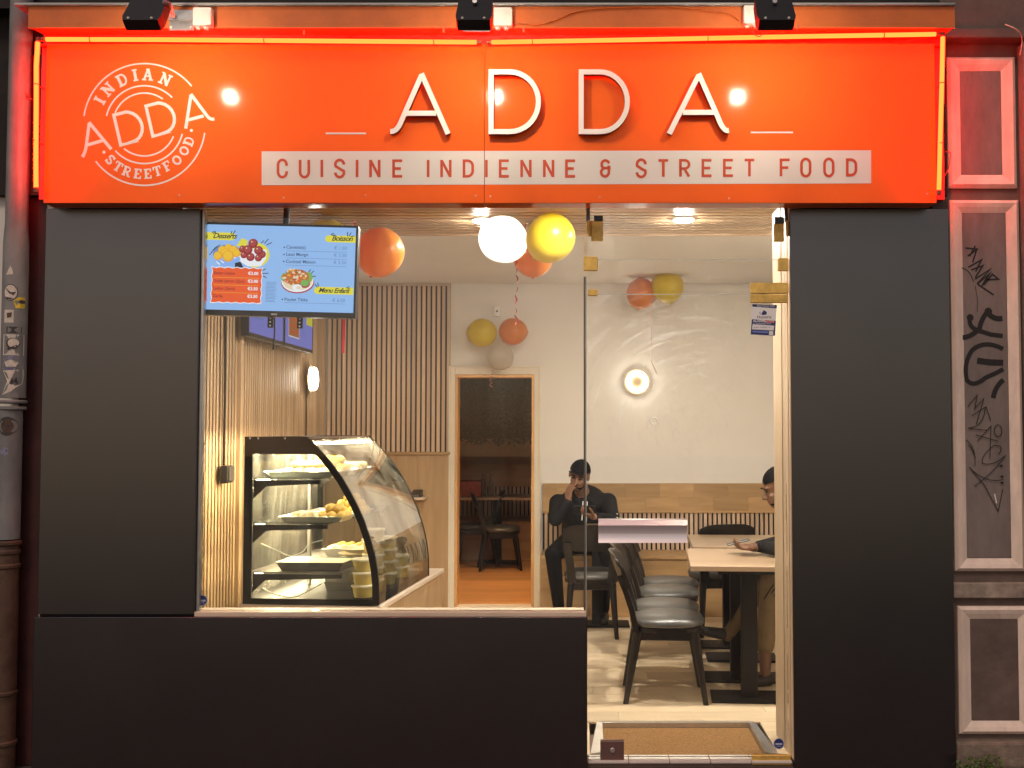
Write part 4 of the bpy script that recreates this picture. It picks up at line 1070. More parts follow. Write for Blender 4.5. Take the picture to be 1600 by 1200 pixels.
# sconces: ring lamps
M_SC = emit('sconce_ring_glow', (1.0, 0.93, 0.80), L_SCONCE)
def sconce(c, nrm, lab):
    t = empty('wall_lamp', c, lab, 'wall lamp', 'round ring wall lamps')
    rot = Vector((0, 0, 1)).rotation_difference(Vector(nrm)).to_matrix().to_4x4(); Mx = Matrix.Translation(c) @ rot
    MB().lathe([(0, 0.001), (0.045, 0.001), (0.045, 0.03), (0.018, 0.035), (0.018, 0.06), (0, 0.06)], (0, 0, 0), None, 24, Mx).build('base', mat('bronze_lamp_base', (0.34, 0.24, 0.13), 0.35, 0.5), t, True)
    MB().lathe([(0, 0.0355), (0.110, 0.0355), (0.112, 0.040), (0.06, 0.042), (0, 0.042)], (0, 0, 0), None, 32, Mx).build('backplate', MATS['bronze_lamp_base'], t, True)
    ring = MB(); pts = [Mx @ Vector((0.075 * math.cos(2 * PI * i / 36), 0.075 * math.sin(2 * PI * i / 36), 0.06)) for i in range(37)]
    ring.tube(pts, 0.019, None, 12, False).build('ring_diffuser', M_SC, t, True)
    MB().lathe([(0.0, 0.052), (0.035, 0.052), (0.035, 0.066), (0, 0.066)], (0, 0, 0), None, 24, Mx).build('reflector_disc', MATS['bronze_lamp_base'], t, True)
    return t
cs = at(995, 597, YB - 0.001)
sconce(cs, (0, -1, 0), 'glowing round wall lamp on the white back wall behind the door glass')
cl_ = atx(479, 592, XL + 0.006)
sc2 = sconce(cl_, (1, 0, 0), 'glowing round wall lamp on the slatted left wall above the display case')
cable('lamp_cord', [cl_ + Vector((0.004, -0.01, -0.05)), cl_ + Vector((0.004, -0.01, -0.3)), cl_ + Vector((0.004, -0.01, -0.7))], 0.006, M_FELTB, 'brown cord running down the slats below the left wall lamp', 'cord')
# little hook and ring stuck on the right wall
hk = at(1022, 658, YB - 0.002)
ring = MB().tube([(hk.x + 0.026 * math.cos(2 * PI * i / 20), YB - 0.008, hk.z + 0.03 * math.sin(2 * PI * i / 20)) for i in range(21)], 0.006, None, 6, False)
tag(ring.build('wall_ring', M_WHITEMET, None, True), 'small white ring fixed to the back wall below the wall lamp', 'ring')
# dim lamp of the back room
bk = empty('ceiling_lamp', (-0.75, 5.2, 2.6), 'warm ceiling lamp of the dim back room', 'ceiling lamp')
MB().lathe([(0, -0.03), (0.09, -0.03), (0.10, -0.001), (0, -0.001)], (-0.75, 5.2, 2.599), None, 20).build('diffuser', emit('back_room_glow', (1.0, 0.62, 0.30), 620.0), bk, True)
MB().lathe([(0.13, -0.001), (0.15, -0.20), (0.146, -0.20), (0.126, -0.001)], (-0.75, 5.2, 2.599), None, 24, None, False).build('added_shade', M_PLASTIC, bk, True)  # unseen shade added to keep the light down on the floor by the doorway

# ================================================================== MENU SCREENS
def screen_mats(prefix, k):
    def E_(n, c): return emit(prefix + n, c, k)
    return dict(blue=E_('_blue', (0.30, 0.52, 0.90)), yel=E_('_yellow', (0.80, 0.72, 0.05)), ink=E_('_ink', (0.015, 0.015, 0.03)), org=E_('_orange', (0.85, 0.105, 0.02)), wht=E_('_white', (0.88, 0.90, 0.95)),
                grey=E_('_grey', (0.045, 0.09, 0.20)), ora2=E_('_amber', (0.85, 0.38, 0.02)), amb=E_('_ochre', (0.9, 0.55, 0.03)), red=E_('_crimson', (0.30, 0.02, 0.02)), red2=E_('_maroon', (0.42, 0.06, 0.06)), grn=E_('_green', (0.2, 0.45, 0.10)), brn=E_('_brown', (0.50, 0.17, 0.04)), cream=E_('_cream', (0.82, 0.68, 0.45)), pal=E_('_pale_line', (0.15, 0.27, 0.52)), lil=E_('_lilac', (0.28, 0.28, 0.80)), bl2=E_('_bowl_blue', (0.25, 0.45, 0.9)))
SM = screen_mats('screen', L_TV)
def tv(name, loc, wd, hg, rot, label, draw=True):
    """screen centred on loc, facing -Y before rotation"""
    t = empty(name, (0, 0, 0), label, 'screen')
    y0 = 0.0
    MB().box((-wd / 2, 0.004, -hg / 2 - 0.012), (wd / 2, 0.05, hg / 2), None, 0.004).build('housing', M_PLASTIC, t)
    b_ = 0.011
    bz = MB()
    bz.box((-wd / 2, -0.004, -hg / 2 - 0.012), (wd / 2, 0.0035, -hg / 2 + 0.014), None, 0.001); bz.box((-wd / 2, -0.004, hg / 2 - b_), (wd / 2, 0.0035, hg / 2), None, 0.001)
    bz.box((-wd / 2, -0.004, -hg / 2 + 0.0145), (-wd / 2 + b_, 0.0035, hg / 2 - b_ - 0.0005), None, 0.001); bz.box((wd / 2 - b_, -0.004, -hg / 2 + 0.0145), (wd / 2, 0.0035, hg / 2 - b_ - 0.0005), None, 0.001)
    bz.build('bezel', M_PLASTIC, t)
    x0, x1, z0, z1 = -wd / 2 + b_, wd / 2 - b_, -hg / 2 + 0.0145, hg / 2 - b_
    return t, x0, x1, z0, z1
TL, BR = at(315, 350, 0.14), at(558, 497, 0.14)
wd = (BR.x - TL.x) - 0.005; hg = 0.444
cT = (TL + BR) / 2
t, x0, x1, z0, z1 = tv('menu_screen', cT, wd, hg, 0, 'wide menu screen hanging in the window, blue with Desserts and Boisson')
def S(px, py):
    u = (px - 140) / 1135; v = (py - 205 - 0.026 * (px - 140)) / 645
    return (x0 + (x1 - x0) * u, z1 - (z1 - z0) * v)
P = Print(S, -0.0005)
P.poly([(140, 850), (1275, 879.5), (1275, 234.5), (140, 205)], SM['blue'])
scr = P.build('display', SM['blue'], t)
P = Print(S, -0.0012)
def capsule(x0_, y0_, x1_, y1_, m, left=True):
    hh = (y1_ - y0_) / 2; cy_ = (y0_ + y1_) / 2; slope = 0.026 * (x1_ - x0_)
    if left: P.poly([(x0_, y0_), (x0_, y1_), (x1_ - hh, y1_ + slope)] + [(x1_ - hh + hh * math.cos(R(a_)), cy_ + slope + hh * math.sin(R(a_))) for a_ in range(80, -81, -20)] + [(x1_ - hh, y0_ + slope)], m)
    else: P.poly([(x1_, y1_ + slope), (x1_, y0_ + slope), (x0_ + hh, y0_)] + [(x0_ + hh - hh * math.cos(R(a_)), cy_ - hh * math.sin(R(a_))) for a_ in range(80, -81, -20)] + [(x0_ + hh, y1_)], m)
capsule(141, 264, 372, 322, SM['yel']); capsule(1045, 290, 1274, 342, SM['yel'], False); capsule(975, 680, 1270, 735, SM['yel'], False)
def ticks(L_): 
    for a_ in L_: P.stroke([a_[:2], a_[2:]], 6, False, SM['ink'])
ticks([(335, 285, 342, 258), (345, 292, 368, 252), (350, 300, 358, 296), (190, 268, 220, 258), (198, 276, 222, 266), (1213, 300, 1212, 265), (1224, 298, 1238, 270), (1235, 302, 1262, 295), (1085, 285, 1108, 275), (1092, 292, 1120, 286), (180, 440, 225, 380), (192, 420, 238, 372), (205, 400, 258, 362),
       (575, 560, 608, 545), (580, 580, 628, 578), (582, 595, 615, 612), (565, 350, 585, 330), (590, 352, 618, 318), (605, 365, 645, 345), (920, 585, 945, 550), (938, 592, 968, 560), (945, 605, 985, 600), (980, 660, 1000, 685), (1000, 650, 1010, 680), (1215, 690, 1240, 680), (1222, 700, 1245, 690)])
# bowls of sweets
P.poly([(380, 370), (420, 310), (465, 330), (455, 380)], SM['yel'])
P.poly(circ(525, 440, 108, 95), SM['yel'])
P.disc((315, 430), 110, SM['pal'], 70)
P.poly([(215, 450), (420, 420), (395, 500), (350, 525), (265, 520)], SM['bl2'])
for i in range(6): P.stroke([(235 + 32 * i, 490 - 8 * i), (262 + 30 * i, 512 - 12 * i)], 8, False, SM['wht'])
P.poly([(375, 500), (415, 490), (440, 535), (375, 535)], SM['ink'])
P.poly([(398, 380), (610, 400), (605, 470), (570, 525), (470, 525), (415, 490)], SM['wht'])
for (cx_, cy_, r_) in ((245, 445, 34), (275, 402, 32), (320, 385, 30), (360, 400, 32), (385, 425, 32), (300, 420, 34), (322, 448, 44)):
    P.disc((cx_, cy_), r_, SM['ora2'], seg=14); P.disc((cx_ - 3, cy_ - 4), r_ * 0.78, SM['amb'], seg=12)
for (cx_, cy_, r_) in ((428, 395, 28), (440, 440, 26), (575, 435, 30), (550, 462, 28), (490, 455, 32), (468, 400, 36), (548, 405, 34), (506, 352, 36)):
    P.disc((cx_, cy_), r_, SM['red'], seg=14); P.disc((cx_ - 3, cy_ - 5), r_ * 0.72, SM['red2'], seg=12); P.disc((cx_ - r_ * .3, cy_ - r_ * .35), r_ * 0.16, SM['cream'], seg=8)
# scalloped orange price card
sc_ = []
for i in range(12): sc_ += [(205 + 375 * i / 12, 530 + 9 * (i % 2) + 0.026 * 31 * i)]
sc_ += [(582, 540)]
for i in range(1, 8): sc_ += [(582 - 8 * (i % 2), 540 + 258 * i / 8)]
for i in range(12): sc_ += [(580 - 375 * i / 12, 800 + 7 * (i % 2) - 0.8 * i)]
for i in range(0, 8): sc_ += [(205 + 8 * (i % 2), 795 - 262 * i / 8)]
P.poly([(x_ + (x_ - 392) * 0.03, y_ + (y_ - 665) * 0.045) for x_, y_ in sc_], SM['wht'])
P.poly(sc_, SM['org'])
for yy in (608, 665, 722): P.stroke([(222, yy), (560, yy + 9)], 2.2, False, SM['amb'])
for yy in (408, 462, 517, 800): P.stroke([(757, yy), (1215, yy + 12)], 3.2, False, SM['pal'])
for yy in (382, 436, 489, 776): P.disc((741, yy), 6, SM['grey'])
for i in range(15): P.stroke([(614, 645 + i * 10.5), (614 + 85 - (i * 37 % 23), 647 + i * 10.5)], 4, False, SM['pal'])
# plate of tandoori
P.disc((852, 650), 125, SM['red2'], 82, 24); P.disc((850, 640), 120, SM['wht'], 82, 24); P.disc((850, 636), 112, SM['cream'], 74, 24); P.disc((755, 610), 30, SM['grn'], 34); P.disc((930, 610), 34, SM['grn'], 40); P.disc((845, 610), 92, SM['brn'], 62, 24)
rg = random.Random(5)
for i in range(120):
    a_ = rg.uniform(0, 6.28); r_ = rg.uniform(0, 1) ** 0.5
    P.disc((825 + 85 * r_ * math.cos(a_), 605 + 60 * r_ * math.sin(a_)), rg.uniform(7, 16), SM[rg.choice(['brn', 'brn', 'org', 'cream', 'ora2', 'red2'])], rg.uniform(6, 11), 8)
P.disc((908, 660), 38, SM['red2'], 32); P.disc((906, 654), 32, SM['grn'], 25); P.disc((850, 688), 36, SM['wht'], 25); P.disc((862, 690), 18, SM['cream'], 12)
P.build('graphics', SM['wht'], scr)
lc = [0]
def tx(text, px, py, size, m, shear=0.0, bold=0.0, space=1.0, align='LEFT'):
    v, f = font_mesh(text, size, shear, align, bold, space); o = S(px, py); sl = -0.0
    MB().add([(o[0] + a_, -0.058, o[1] + b_) for a_, b_, _ in v], f, m).build('lettering', m, scr)
TYK = -0.0012 - 0.00003 * (P.k + 12)
def tx(text, px, py, size, m, shear=0.0, bold=0.0, space=1.0, align='LEFT'):
    v, f = font_mesh(text, size, shear, align, bold, space); o = S(px, py)
    MB().add([(o[0] + a_, TYK, o[1] + b_) for a_, b_, _ in v], f, m).build('lettering', m, scr)
K = 0.00067
tx('Desserts', 203, 312, 0.036, SM['ink'], 0.35, 0.0006, 0.9); tx('Boisson', 1095, 332, 0.036, SM['ink'], 0.35, 0.0006, 0.9); tx('Menu Enfant', 1010, 724, 0.033, SM['ink'], 0.35, 0.0006, 0.9)
for a_, b_, yy in (('Canette(s)', '€ 1.50', 392), ('Lassi Mango', '€ 3.50', 446), ('Cocktail Maison', '€ 5.50', 501), ('Poulet Tikka', '€ 6.00', 788)):
    tx(a_, 758, yy, 0.0225, SM['grey'], 0, 0.0003); tx(b_, 1213, yy + 11, 0.0235, SM['pal'], 0, 0.0002, align='RIGHT')
for a_, b_, yy in (('Besan Ladoo', '€3.00', 586), ('Gulab Jamun (2pc)', '€3.00', 645), ('Ladoo (2pcs)', '€3.50', 702), ('Zarda', '€3.50', 760)):
    tx(a_, 220, yy, 0.0205, SM['red'], 0, 0.0004); tx(b_, 556, yy + 7, 0.021, SM['wht'], 0, 0.0006, align='RIGHT')
MB().box((-0.03, -0.006, -hg / 2 - 0.006), (0.0, -0.0042, -hg / 2 + 0.002)).build('maker_badge', M_STEEL, t)
# two perforated hanger rails behind and a ceiling pole
for xx in (0.2 * wd - 0.24 * wd - 0.02, 0.075 + 0.02):
    r_ = MB().box((xx - 0.014, 0.055, -hg / 2 - 0.062), (xx + 0.014, 0.066, hg / 2 - 0.02), None, 0.002).build('hanger_rail', M_BLKMETAL, t)
    for i in range(3):
        MB().lathe([(0, 0), (0.005, 0), (0.005, 0.002), (0, 0.002)], (0, 0, 0), None, 10, Matrix.Translation((xx, 0.0545, -hg / 2 - 0.052 + i * 0.018)) @ Matrix.Rotation(PI / 2, 4, 'X')).build('hole', M_STEEL, r_)
MB().tube([(0, 0.09, 0.0), (0, 0.09, 2.80 - cT.z)], 0.016, None, 12).build('ceiling_pole', M_BLKMETAL, t, True)
box('crossbar', (-0.12, 0.067, -0.03), (0.14, 0.09, 0.03), M_BLKMETAL, t)
t.location = (cT.x, 0.14, cT.z + 0.010); t.rotation_euler = (0, R(1.45), R(0.0))
cable('screen_cord', [(cT.x - 0.045, 0.225, cT.z - hg / 2 + 0.03), (cT.x - 0.043, 0.22, cT.z - hg / 2 - 0.08), (cT.x - 0.05, 0.225, cT.z - hg / 2 - 0.16)], 0.004, M_PLASTIC, 'black cord hanging below the window menu screen', 'cord')
# two menu screens on the left wall, seen at an angle
SL = screen_mats('wallscreen', 0.55)
def wall_tv(y0, y1, ztop, zbot, lab, kind):
    t, x0, x1, z0, z1 = tv('menu_screen', (0, 0, 0), y1 - y0, ztop - zbot, 0, lab)
    t['group'] = 'menu screens on the slatted wall'
    W_ = x1 - x0; H_ = z1 - z0
    f = lambda u, v: (x0 + u * W_, z0 + v * H_)
    P = Print(f, -0.0005); P.poly([(0, 0), (1, 0), (1, 1), (0, 1)], SL['lil']); d_ = P.build('display', SL['lil'], t)
    P = Print(f, -0.0012)
    if kind:
        P.poly([(.12, .12), (.50, .12), (.50, .7), (.12, .7)], SL['wht']); P.poly([(.13, .14), (.49, .14), (.49, .7), (.13, .7)], SL['brn'])
        for i in range(4): P.stroke([(.16, .22 + .1 * i), (.46, .22 + .1 * i)], .025, False, SL['org'])
        P.poly([(.76, .42), (1, .42), (1, .6), (.76, .6)], SL['yel']); P.disc((.7, .75), .1, SL['ora2'])
        for i in range(4): P.stroke([(.58, .2 + .05 * i), (.72, .2 + .05 * i)], .012, False, SL['pal'])
    else:
        for i in range(7): P.stroke([(.1, .25 + .08 * i), (.4 + .05 * (i % 3), .25 + .08 * i)], .02, False, SL['pal']); P.stroke([(.6, .25 + .08 * i), (.75, .25 + .08 * i)], .02, False, SL['pal'])
        P.poly([(.55, .82), (.95, .82), (.95, .95), (.55, .95)], SL['yel'])
    P.build('graphics', SL['wht'], d_)
    t.location = (XL + 0.10, (y0 + y1) / 2, (ztop + zbot) / 2); t.rotation_euler = (0, R(0), R(90))
    box('wall_bracket', (-0.1, 0.051, -0.06), (0.1, 0.088, 0.06), M_BLKMETAL, t)
    return t
zb_ = 2.155
wall_tv(1.72, 2.50, 2.155 + 0.46, 2.155, 'lilac menu screen on the slatted left wall, nearer the window', 0)
wall_tv(2.53, 3.31, 2.155 + 0.46, 2.155, 'lilac menu screen with a brown price card on the left wall, farther in', 1)

# small black fitting on the slats
c = atx(347, 741, XL + 0.03)
sp = empty('wall_fitting', c, 'small black rounded box fixed to the slats left of the display case', 'wall fitting')
MB().box((XL + 0.0355, c.y - 0.07, c.z - 0.055), (XL + 0.085, c.y + 0.06, c.z + 0.055), None, 0.014).build('body', M_PLASTIC, sp, True)
MB().box((XL + 0.0855, c.y - 0.05, c.z - 0.04), (XL + 0.092, c.y + 0.045, c.z + 0.045), None, 0.003).build('cover', M_STEELD, sp, True)
cable('electric_cable', [(XL + 0.042, c.y - 0.01, c.z + 0.05), (XL + 0.042, c.y - 0.005, c.z + 0.5), (XL + 0.042, c.y - 0.02, c.z + 1.05)], 0.007, M_FELT, 'black cord running up the slats from the black fitting', 'cord')

# ================================================================== BALLOONS
def rubber(col):
    """thin stretched latex: light passes through the shell"""
    nm = 'balloon_' + col
    if nm in MATS: return MATS[nm]
    c = {'orange': (0.88, 0.31, 0.03), 'yellow': (0.88, 0.70, 0.03), 'white': (0.88, 0.84, 0.78), 'clear': (0.86, 0.80, 0.70)}[col]
    m = bpy.data.materials.new(nm); m.use_nodes = True; nt = m.node_tree; n = nt.nodes; l = nt.links
    n.remove(n['Principled BSDF'])
    d = n.new('ShaderNodeBsdfDiffuse'); t_ = n.new('ShaderNodeBsdfTranslucent'); g = n.new('ShaderNodeBsdfGlossy'); g.inputs['Roughness'].default_value = 0.32
    d.inputs[0].default_value = (*c, 1); t_.inputs[0].default_value = (*c, 1)
    a = n.new('ShaderNodeMixShader'); a.inputs[0].default_value = 0.55 if col != 'clear' else 0.7
    l.new(d.outputs[0], a.inputs[1]); l.new(t_.outputs[0], a.inputs[2])
    f = n.new('ShaderNodeFresnel'); f.inputs[0].default_value = 1.35
    b = n.new('ShaderNodeMixShader'); l.new(f.outputs[0], b.inputs[0]); l.new(a.outputs[0], b.inputs[1]); l.new(g.outputs[0], b.inputs[2])
    l.new(b.outputs[0], n['Material Output'].inputs[0]); MATS[nm] = m
    return m
def balloon(px, py, Y, rpx, col, lab, grp, tilt=(0, 0), sub=0.0, trans=0.0):
    c = at(px, py, Y); r = rpx / 1650 * (Y + 5.0)
    t = empty('balloon', c, lab, 'balloon', grp)
    m = rubber(col)
    Mx = Matrix.Rotation(R(tilt[0]), 3, 'X') @ Matrix.Rotation(R(tilt[1]), 3, 'Y')
    b = MB(); prof = []
    for i in range(0, 19):
        a_ = -PI / 2 + PI * i / 18; rr = math.cos(a_); z = math.sin(a_)
        if z < 0: rr *= 1 - 0.06 * z * z; z *= 1.10
        prof.append((max(rr, 0.0) * r, z * r))
    prof[0] = (0.004, prof[0][1]); prof[-1] = (0.001, prof[-1][1])
    b.lathe(prof, (0, 0, 0), None, 32, Matrix.Translation(c) @ Mx.to_4x4()).build('skin', m, t, True, angle=180)
    k = MB().lathe([(0.004, -r * 1.16), (0.010, -r * 1.15), (0.004, -r * 1.09)], (0, 0, 0), None, 12, Matrix.Translation(c) @ Mx.to_4x4()); k.build('knot', m, t, True)
    return t
g1 = 'balloons bunched under the ceiling by the downlight'
balloon(594, 393, 0.95, 38, 'orange', 'large orange balloon beside the hanging menu screen', 'balloons over the counter', (0, 20))
balloon(512, 380, 1.05, 38, 'yellow', 'yellow balloon peeping over the top of the menu screen', 'balloons over the counter')
balloon(833, 398, 1.28, 33, 'orange', 'orange balloon behind the white and yellow ones near the ceiling', g1)
balloon(785, 373, 1.10, 37.5, 'white', 'large white balloon near the ceiling light', g1, (0, -60))
balloon(861, 371, 0.98, 38.5, 'yellow', 'large yellow balloon near the ceiling beside the white balloon', g1, (0, 40))
g2 = 'balloons fixed over the doorway'
balloon(754, 520, 4.00, 22.5, 'yellow', 'small yellow balloon on the wall above the doorway', g2, (0, 90))
balloon(801, 518, 3.98, 21.5, 'orange', 'small orange balloon on the wall above the doorway', g2, (0, -90))
balloon(782, 558, 4.00, 20.5, 'clear', 'small pale translucent balloon hanging over the door frame', g2, (0, 180))
g3 = 'balloons floating under the ceiling behind the door'
balloon(1002, 458, 3.80, 23.5, 'orange', 'small orange balloon seen through the door glass', g3, (0, 10))
balloon(1043, 447, 3.72, 25.5, 'yellow', 'small yellow balloon seen through the door glass', g3, (0, -10))
M_RIB = mat('dark_red_ribbon', (0.26, 0.02, 0.025), 0.35)
M_RIBP = mat('pink_ribbon', (0.50, 0.13, 0.11), 0.4)
def ribbon(pts, Y, wd, m, lab, curl=0.0, turns=8, n=90):
    P_ = [at(a_, b_, Y) for a_, b_ in pts]; L_ = []
    for i in range(n + 1):
        f_ = i / n * (len(P_) - 1); k = min(int(f_), len(P_) - 2); t_ = f_ - k
        p = P_[k].lerp(P_[k + 1], t_); a_ = turns * 2 * PI * i / n; e = curl * (0.4 + 0.6 * i / n)
        L_.append(p + Vector((e * math.cos(a_), e * math.sin(a_), 0)))
    mb = MB(); vs_ = []
    for i, p in enumerate(L_):
        a_ = turns * 2 * PI * i / n * 0.5
        d_ = Vector((math.cos(a_) * 0.85 + 0.3, math.sin(a_) * 0.6, 0.25)) * wd
        vs_ += [p - d_, p + d_, p + d_ + Vector((0, 0.0008, 0)), p - d_ + Vector((0, 0.0008, 0))]
    fs = []
    for i in range(n):
        o = 4 * i
        for k in range(4): fs.append((o + k, o + (k + 1) % 4, o + 4 + (k + 1) % 4, o + 4 + k))
    return tag(mb.add(vs_, fs).build('ribbon', m), lab, 'ribbon')
ribbon([(806, 408), (808, 440), (805, 480), (808, 514)], 1.2, 0.0045, M_RIB, 'dark red curled ribbon hanging from the big balloon bunch', 0.008, 7)
ribbon([(821, 338), (821, 352), (818, 362)], 1.2, 0.005, M_RIB, 'short dark red ribbon end above the white balloon', 0.004, 2, 24)
ribbon([(770, 578), (767, 590), (767, 605)], 3.95, 0.005, M_RIBP, 'short pink curled ribbon hanging at the doorway top', 0.012, 4, 40)
ribbon([(1018, 472), (1019, 510), (1016, 560), (1026, 584)], 3.7, 0.0028, M_RIBP, 'long thin pink ribbon hanging below the balloons behind the door glass', 0.001, 2, 40)
ribbon([(537, 492), (537, 525), (536, 552)], 1.0, 0.0075, mat('red_ribbon', (0.55, 0.03, 0.05), 0.4), 'straight red ribbon hanging in front of the back wall slats', 0.0, 0.2, 20)
ribbon([(553, 352), (556, 345), (560, 352)], 1.0, 0.004, MATS['red_ribbon'], 'tiny red ribbon end above the screen corner', 0.006, 1, 16)
# small sensor on the wall above the balloons
c = at(777, 487, YB)
sn = tag(MB().box((c.x - 0.03, YB - 0.04, c.z - 0.045), (c.x + 0.03, YB - 0.001, c.z + 0.045), None, 0.01).box((c.x - 0.008, YB - 0.043, c.z - 0.008), (c.x + 0.008, YB - 0.0405, c.z + 0.008), M_PLASTIC).build('motion_sensor', M_WHITEMET, None), 'small white motion sensor on the wall above the doorway balloons', 'sensor')

# ================================================================== COUNTER AND DISPLAY CASE
CO = Vector((at(376, 948, 0.9).x, 0.93, 0.0)); CZ = 0.575
AR = R(-5)
ctr = empty('counter', (CO.x, CO.y, 0), 'oak panelled counter with a pale top edge under the display case', 'counter', None, AR)
W, L, HC = 0.775, 1.20, 0.935
MB().box((-0.02, -0.0, CZ - 0.03), (W + 0.012, 1.6, CZ - 0.002), None, 0.003).build('worktop', mat('pale_worktop', (0.62, 0.50, 0.38), 0.4, var=0.08), ctr, world=False)
for i in range(3):
    MB().box((W - 0.02, 0.012 + i * 0.53, 0.001), (W, 0.012 + i * 0.53 + 0.526, CZ - 0.031), None, 0.002).build('front_panel', M_WOODP, ctr, world=False)
MB().box((0.0, 0.0, 0.001), (W - 0.021, 0.02, CZ - 0.031), None).build('end_panel', M_WOODP, ctr, world=False)
MB().box((0.0, 1.58, 0.001), (W - 0.021, 1.6, CZ - 0.031), None).build('end_panel', M_WOODP, ctr, world=False)

dc = empty('display_case', (CO.x, CO.y, CZ), 'black framed pastry display case with a curved glass front, lit inside', 'display case', None, AR)
def cp(px, py): return ((px - 62) / 816 * W, (1082 - py) / 984 * HC)
curve = [cp(*p) for p in ((440, 102), (490, 150), (545, 208), (600, 272), (655, 345), (705, 428), (750, 512), (790, 600), (822, 690), (848, 780), (866, 870), (876, 960), (878, 1080))]
def case_side(y0, y1, name):
    mb = MB()
    def fr_poly(poly): mb.prism([(a_, b_) for a_, b_ in poly], 'Y', y0, y1)
    z_t = cp(0, 102)[1]
    fr_poly([(0, 0), (0.045, 0), (0.045, z_t), (0, z_t)])
    fr_poly([(0.0451, 0), (W - 0.0335, 0), (W - 0.0335, 0.032), (0.0451, 0.032)])
    xt, zt0 = cp(440, 102); zb0 = cp(0, 205)[1]
    fr_poly([(0.0451, zb0), (0.445, zb0), (xt, z_t), (0.0451, z_t)])
    # curved bow
    inn = []
    for i, (a_, b_) in enumerate(curve):
        p0 = Vector(curve[max(i - 1, 0)]); p1 = Vector(curve[min(i + 1, len(curve) - 1)]); d_ = (p1 - p0).normalized(); nrm = Vector((d_.y, -d_.x))
        if nrm.x > 0: nrm = -nrm
        inn.append((a_ + nrm.x * 0.036, b_ + nrm.y * 0.036))
    for i in range(len(curve) - 1):
        fr_poly([curve[i], curve[i + 1], inn[i + 1], inn[i]])
    return mb.build(name, M_BLKMETAL, dc, world=False)
case_side(0.0, 0.018, 'end_frame'); case_side(L - 0.018, L, 'end_frame')
def side_pane(y0):
    poly = [(0.004, 0.004), (W - 0.012, 0.004)] + [(a_ - 0.012, b_ - 0.006) for a_, b_ in curve[::-1]] + [(0.004, cp(0, 106)[1])]
    MB().prism(poly, 'Y', y0, y0 + 0.005).build('end_glass', M_GLASSC, dc, world=False)
side_pane(0.0185); side_pane(L - 0.0235)
fgm = MB(); n_ = len(curve); vs_ = []
for a_, b_ in curve: vs_ += [(a_ - 0.002, 0.0245, b_ - 0.001), (a_ - 0.002, L - 0.0245, b_ - 0.001)]
fgm.add(vs_, [(2 * i, 2 * i + 1, 2 * i + 3, 2 * i + 2) for i in range(n_ - 1)]).build('curved_glass', M_GLASSF, dc, True, world=False)
xt, ztp = cp(440, 102)
MB().box((0.0, 0.0245, ztp - 0.03), (xt - 0.004, L - 0.0245, ztp - 0.002), None, 0.003).build('top_panel', M_BLKMETAL, dc, world=False)
MB().box((0.0, 0.0245, 0.0), (W - 0.004, L - 0.0245, 0.030), None, 0.003).build('base', M_BLKMETAL, dc, world=False)
MB().box((W - 0.02, 0.0245, 0.0305), (W - 0.004, L - 0.0245, 0.052), None, 0.002).build('front_rail', M_BLKMETAL, dc, world=False)
MB().box((0.06, 0.04, ztp - 0.042), (0.10, L - 0.04, ztp - 0.0305), None).build('light_strip', emit('case_light', (1.0, 0.80, 0.48), L_CASE), dc, world=False)
MB().box((xt - 0.05, 0.04, ztp - 0.048), (xt - 0.02, L - 0.04, ztp - 0.034), None).build('light_strip', MATS['case_light'], dc, world=False)
for x_ in (0.004, 0.012):
    pass
for (ya, yb2, xx) in ((0.026, 0.62, 0.004), (0.58, L - 0.026, 0.013)):
    MB().box((xx, ya, 0.031), (xx + 0.005, yb2, ztp - 0.044)).build('sliding_door', glass('brightening_pane', (0.93, 0.93, 0.9), dirt_haze=0.9, dscale=1.3) if 'brightening_pane' not in MATS else MATS['brightening_pane'], dc, world=False)  # rear doors clouded to throw light back and brighten the case
# vertical bright post at the rear
MB().box((0.17, 0.55, 0.031), (0.19, 0.58, ztp - 0.05), None, 0.003).build('upright', M_STEEL, dc, world=False)
SHV = [(352, 510, 0.43), (614, 562, 0.48), (902, 650, 0.58)]
shelves = []
for (pz_, pxe, dep) in SHV:
    xe, zz = cp(pxe, pz_)
    sh = MB().box((0.02, 0.035, zz - 0.004), (xe, L - 0.035, zz + 0.004), None, 0.001).build('shelf', M_GLASSS if pz_ < 800 else M_STEELD, dc, world=False)
    MB().box((0.055, 0.04, zz - 0.012), (0.075, L - 0.04, zz - 0.0045)).build('light_strip', MATS['case_light'], dc, world=False)  # strip added under each shelf to brighten the lower case
    for yy in (0.024, L - 0.034):
        br = MB(); z1_ = zz - 0.005
        br.prism([(0.045, z1_), (xe - 0.002, z1_), (xe - 0.002, z1_ - 0.022), (0.12, z1_ - 0.036), (0.045, z1_ - 0.105)], 'Y', yy, yy + 0.008)
        br.build('shelf_bracket', M_BLKMETAL, dc, world=False)
    shelves.append(zz + 0.0045)
for px in (95, 145, 307):
    xx, zz = cp(px, 112)
    MB().ell((xx, -0.001, zz), (0.006, 0.003, 0.006), None, 8, 6).build('screw', M_STEEL, dc, True, world=False)
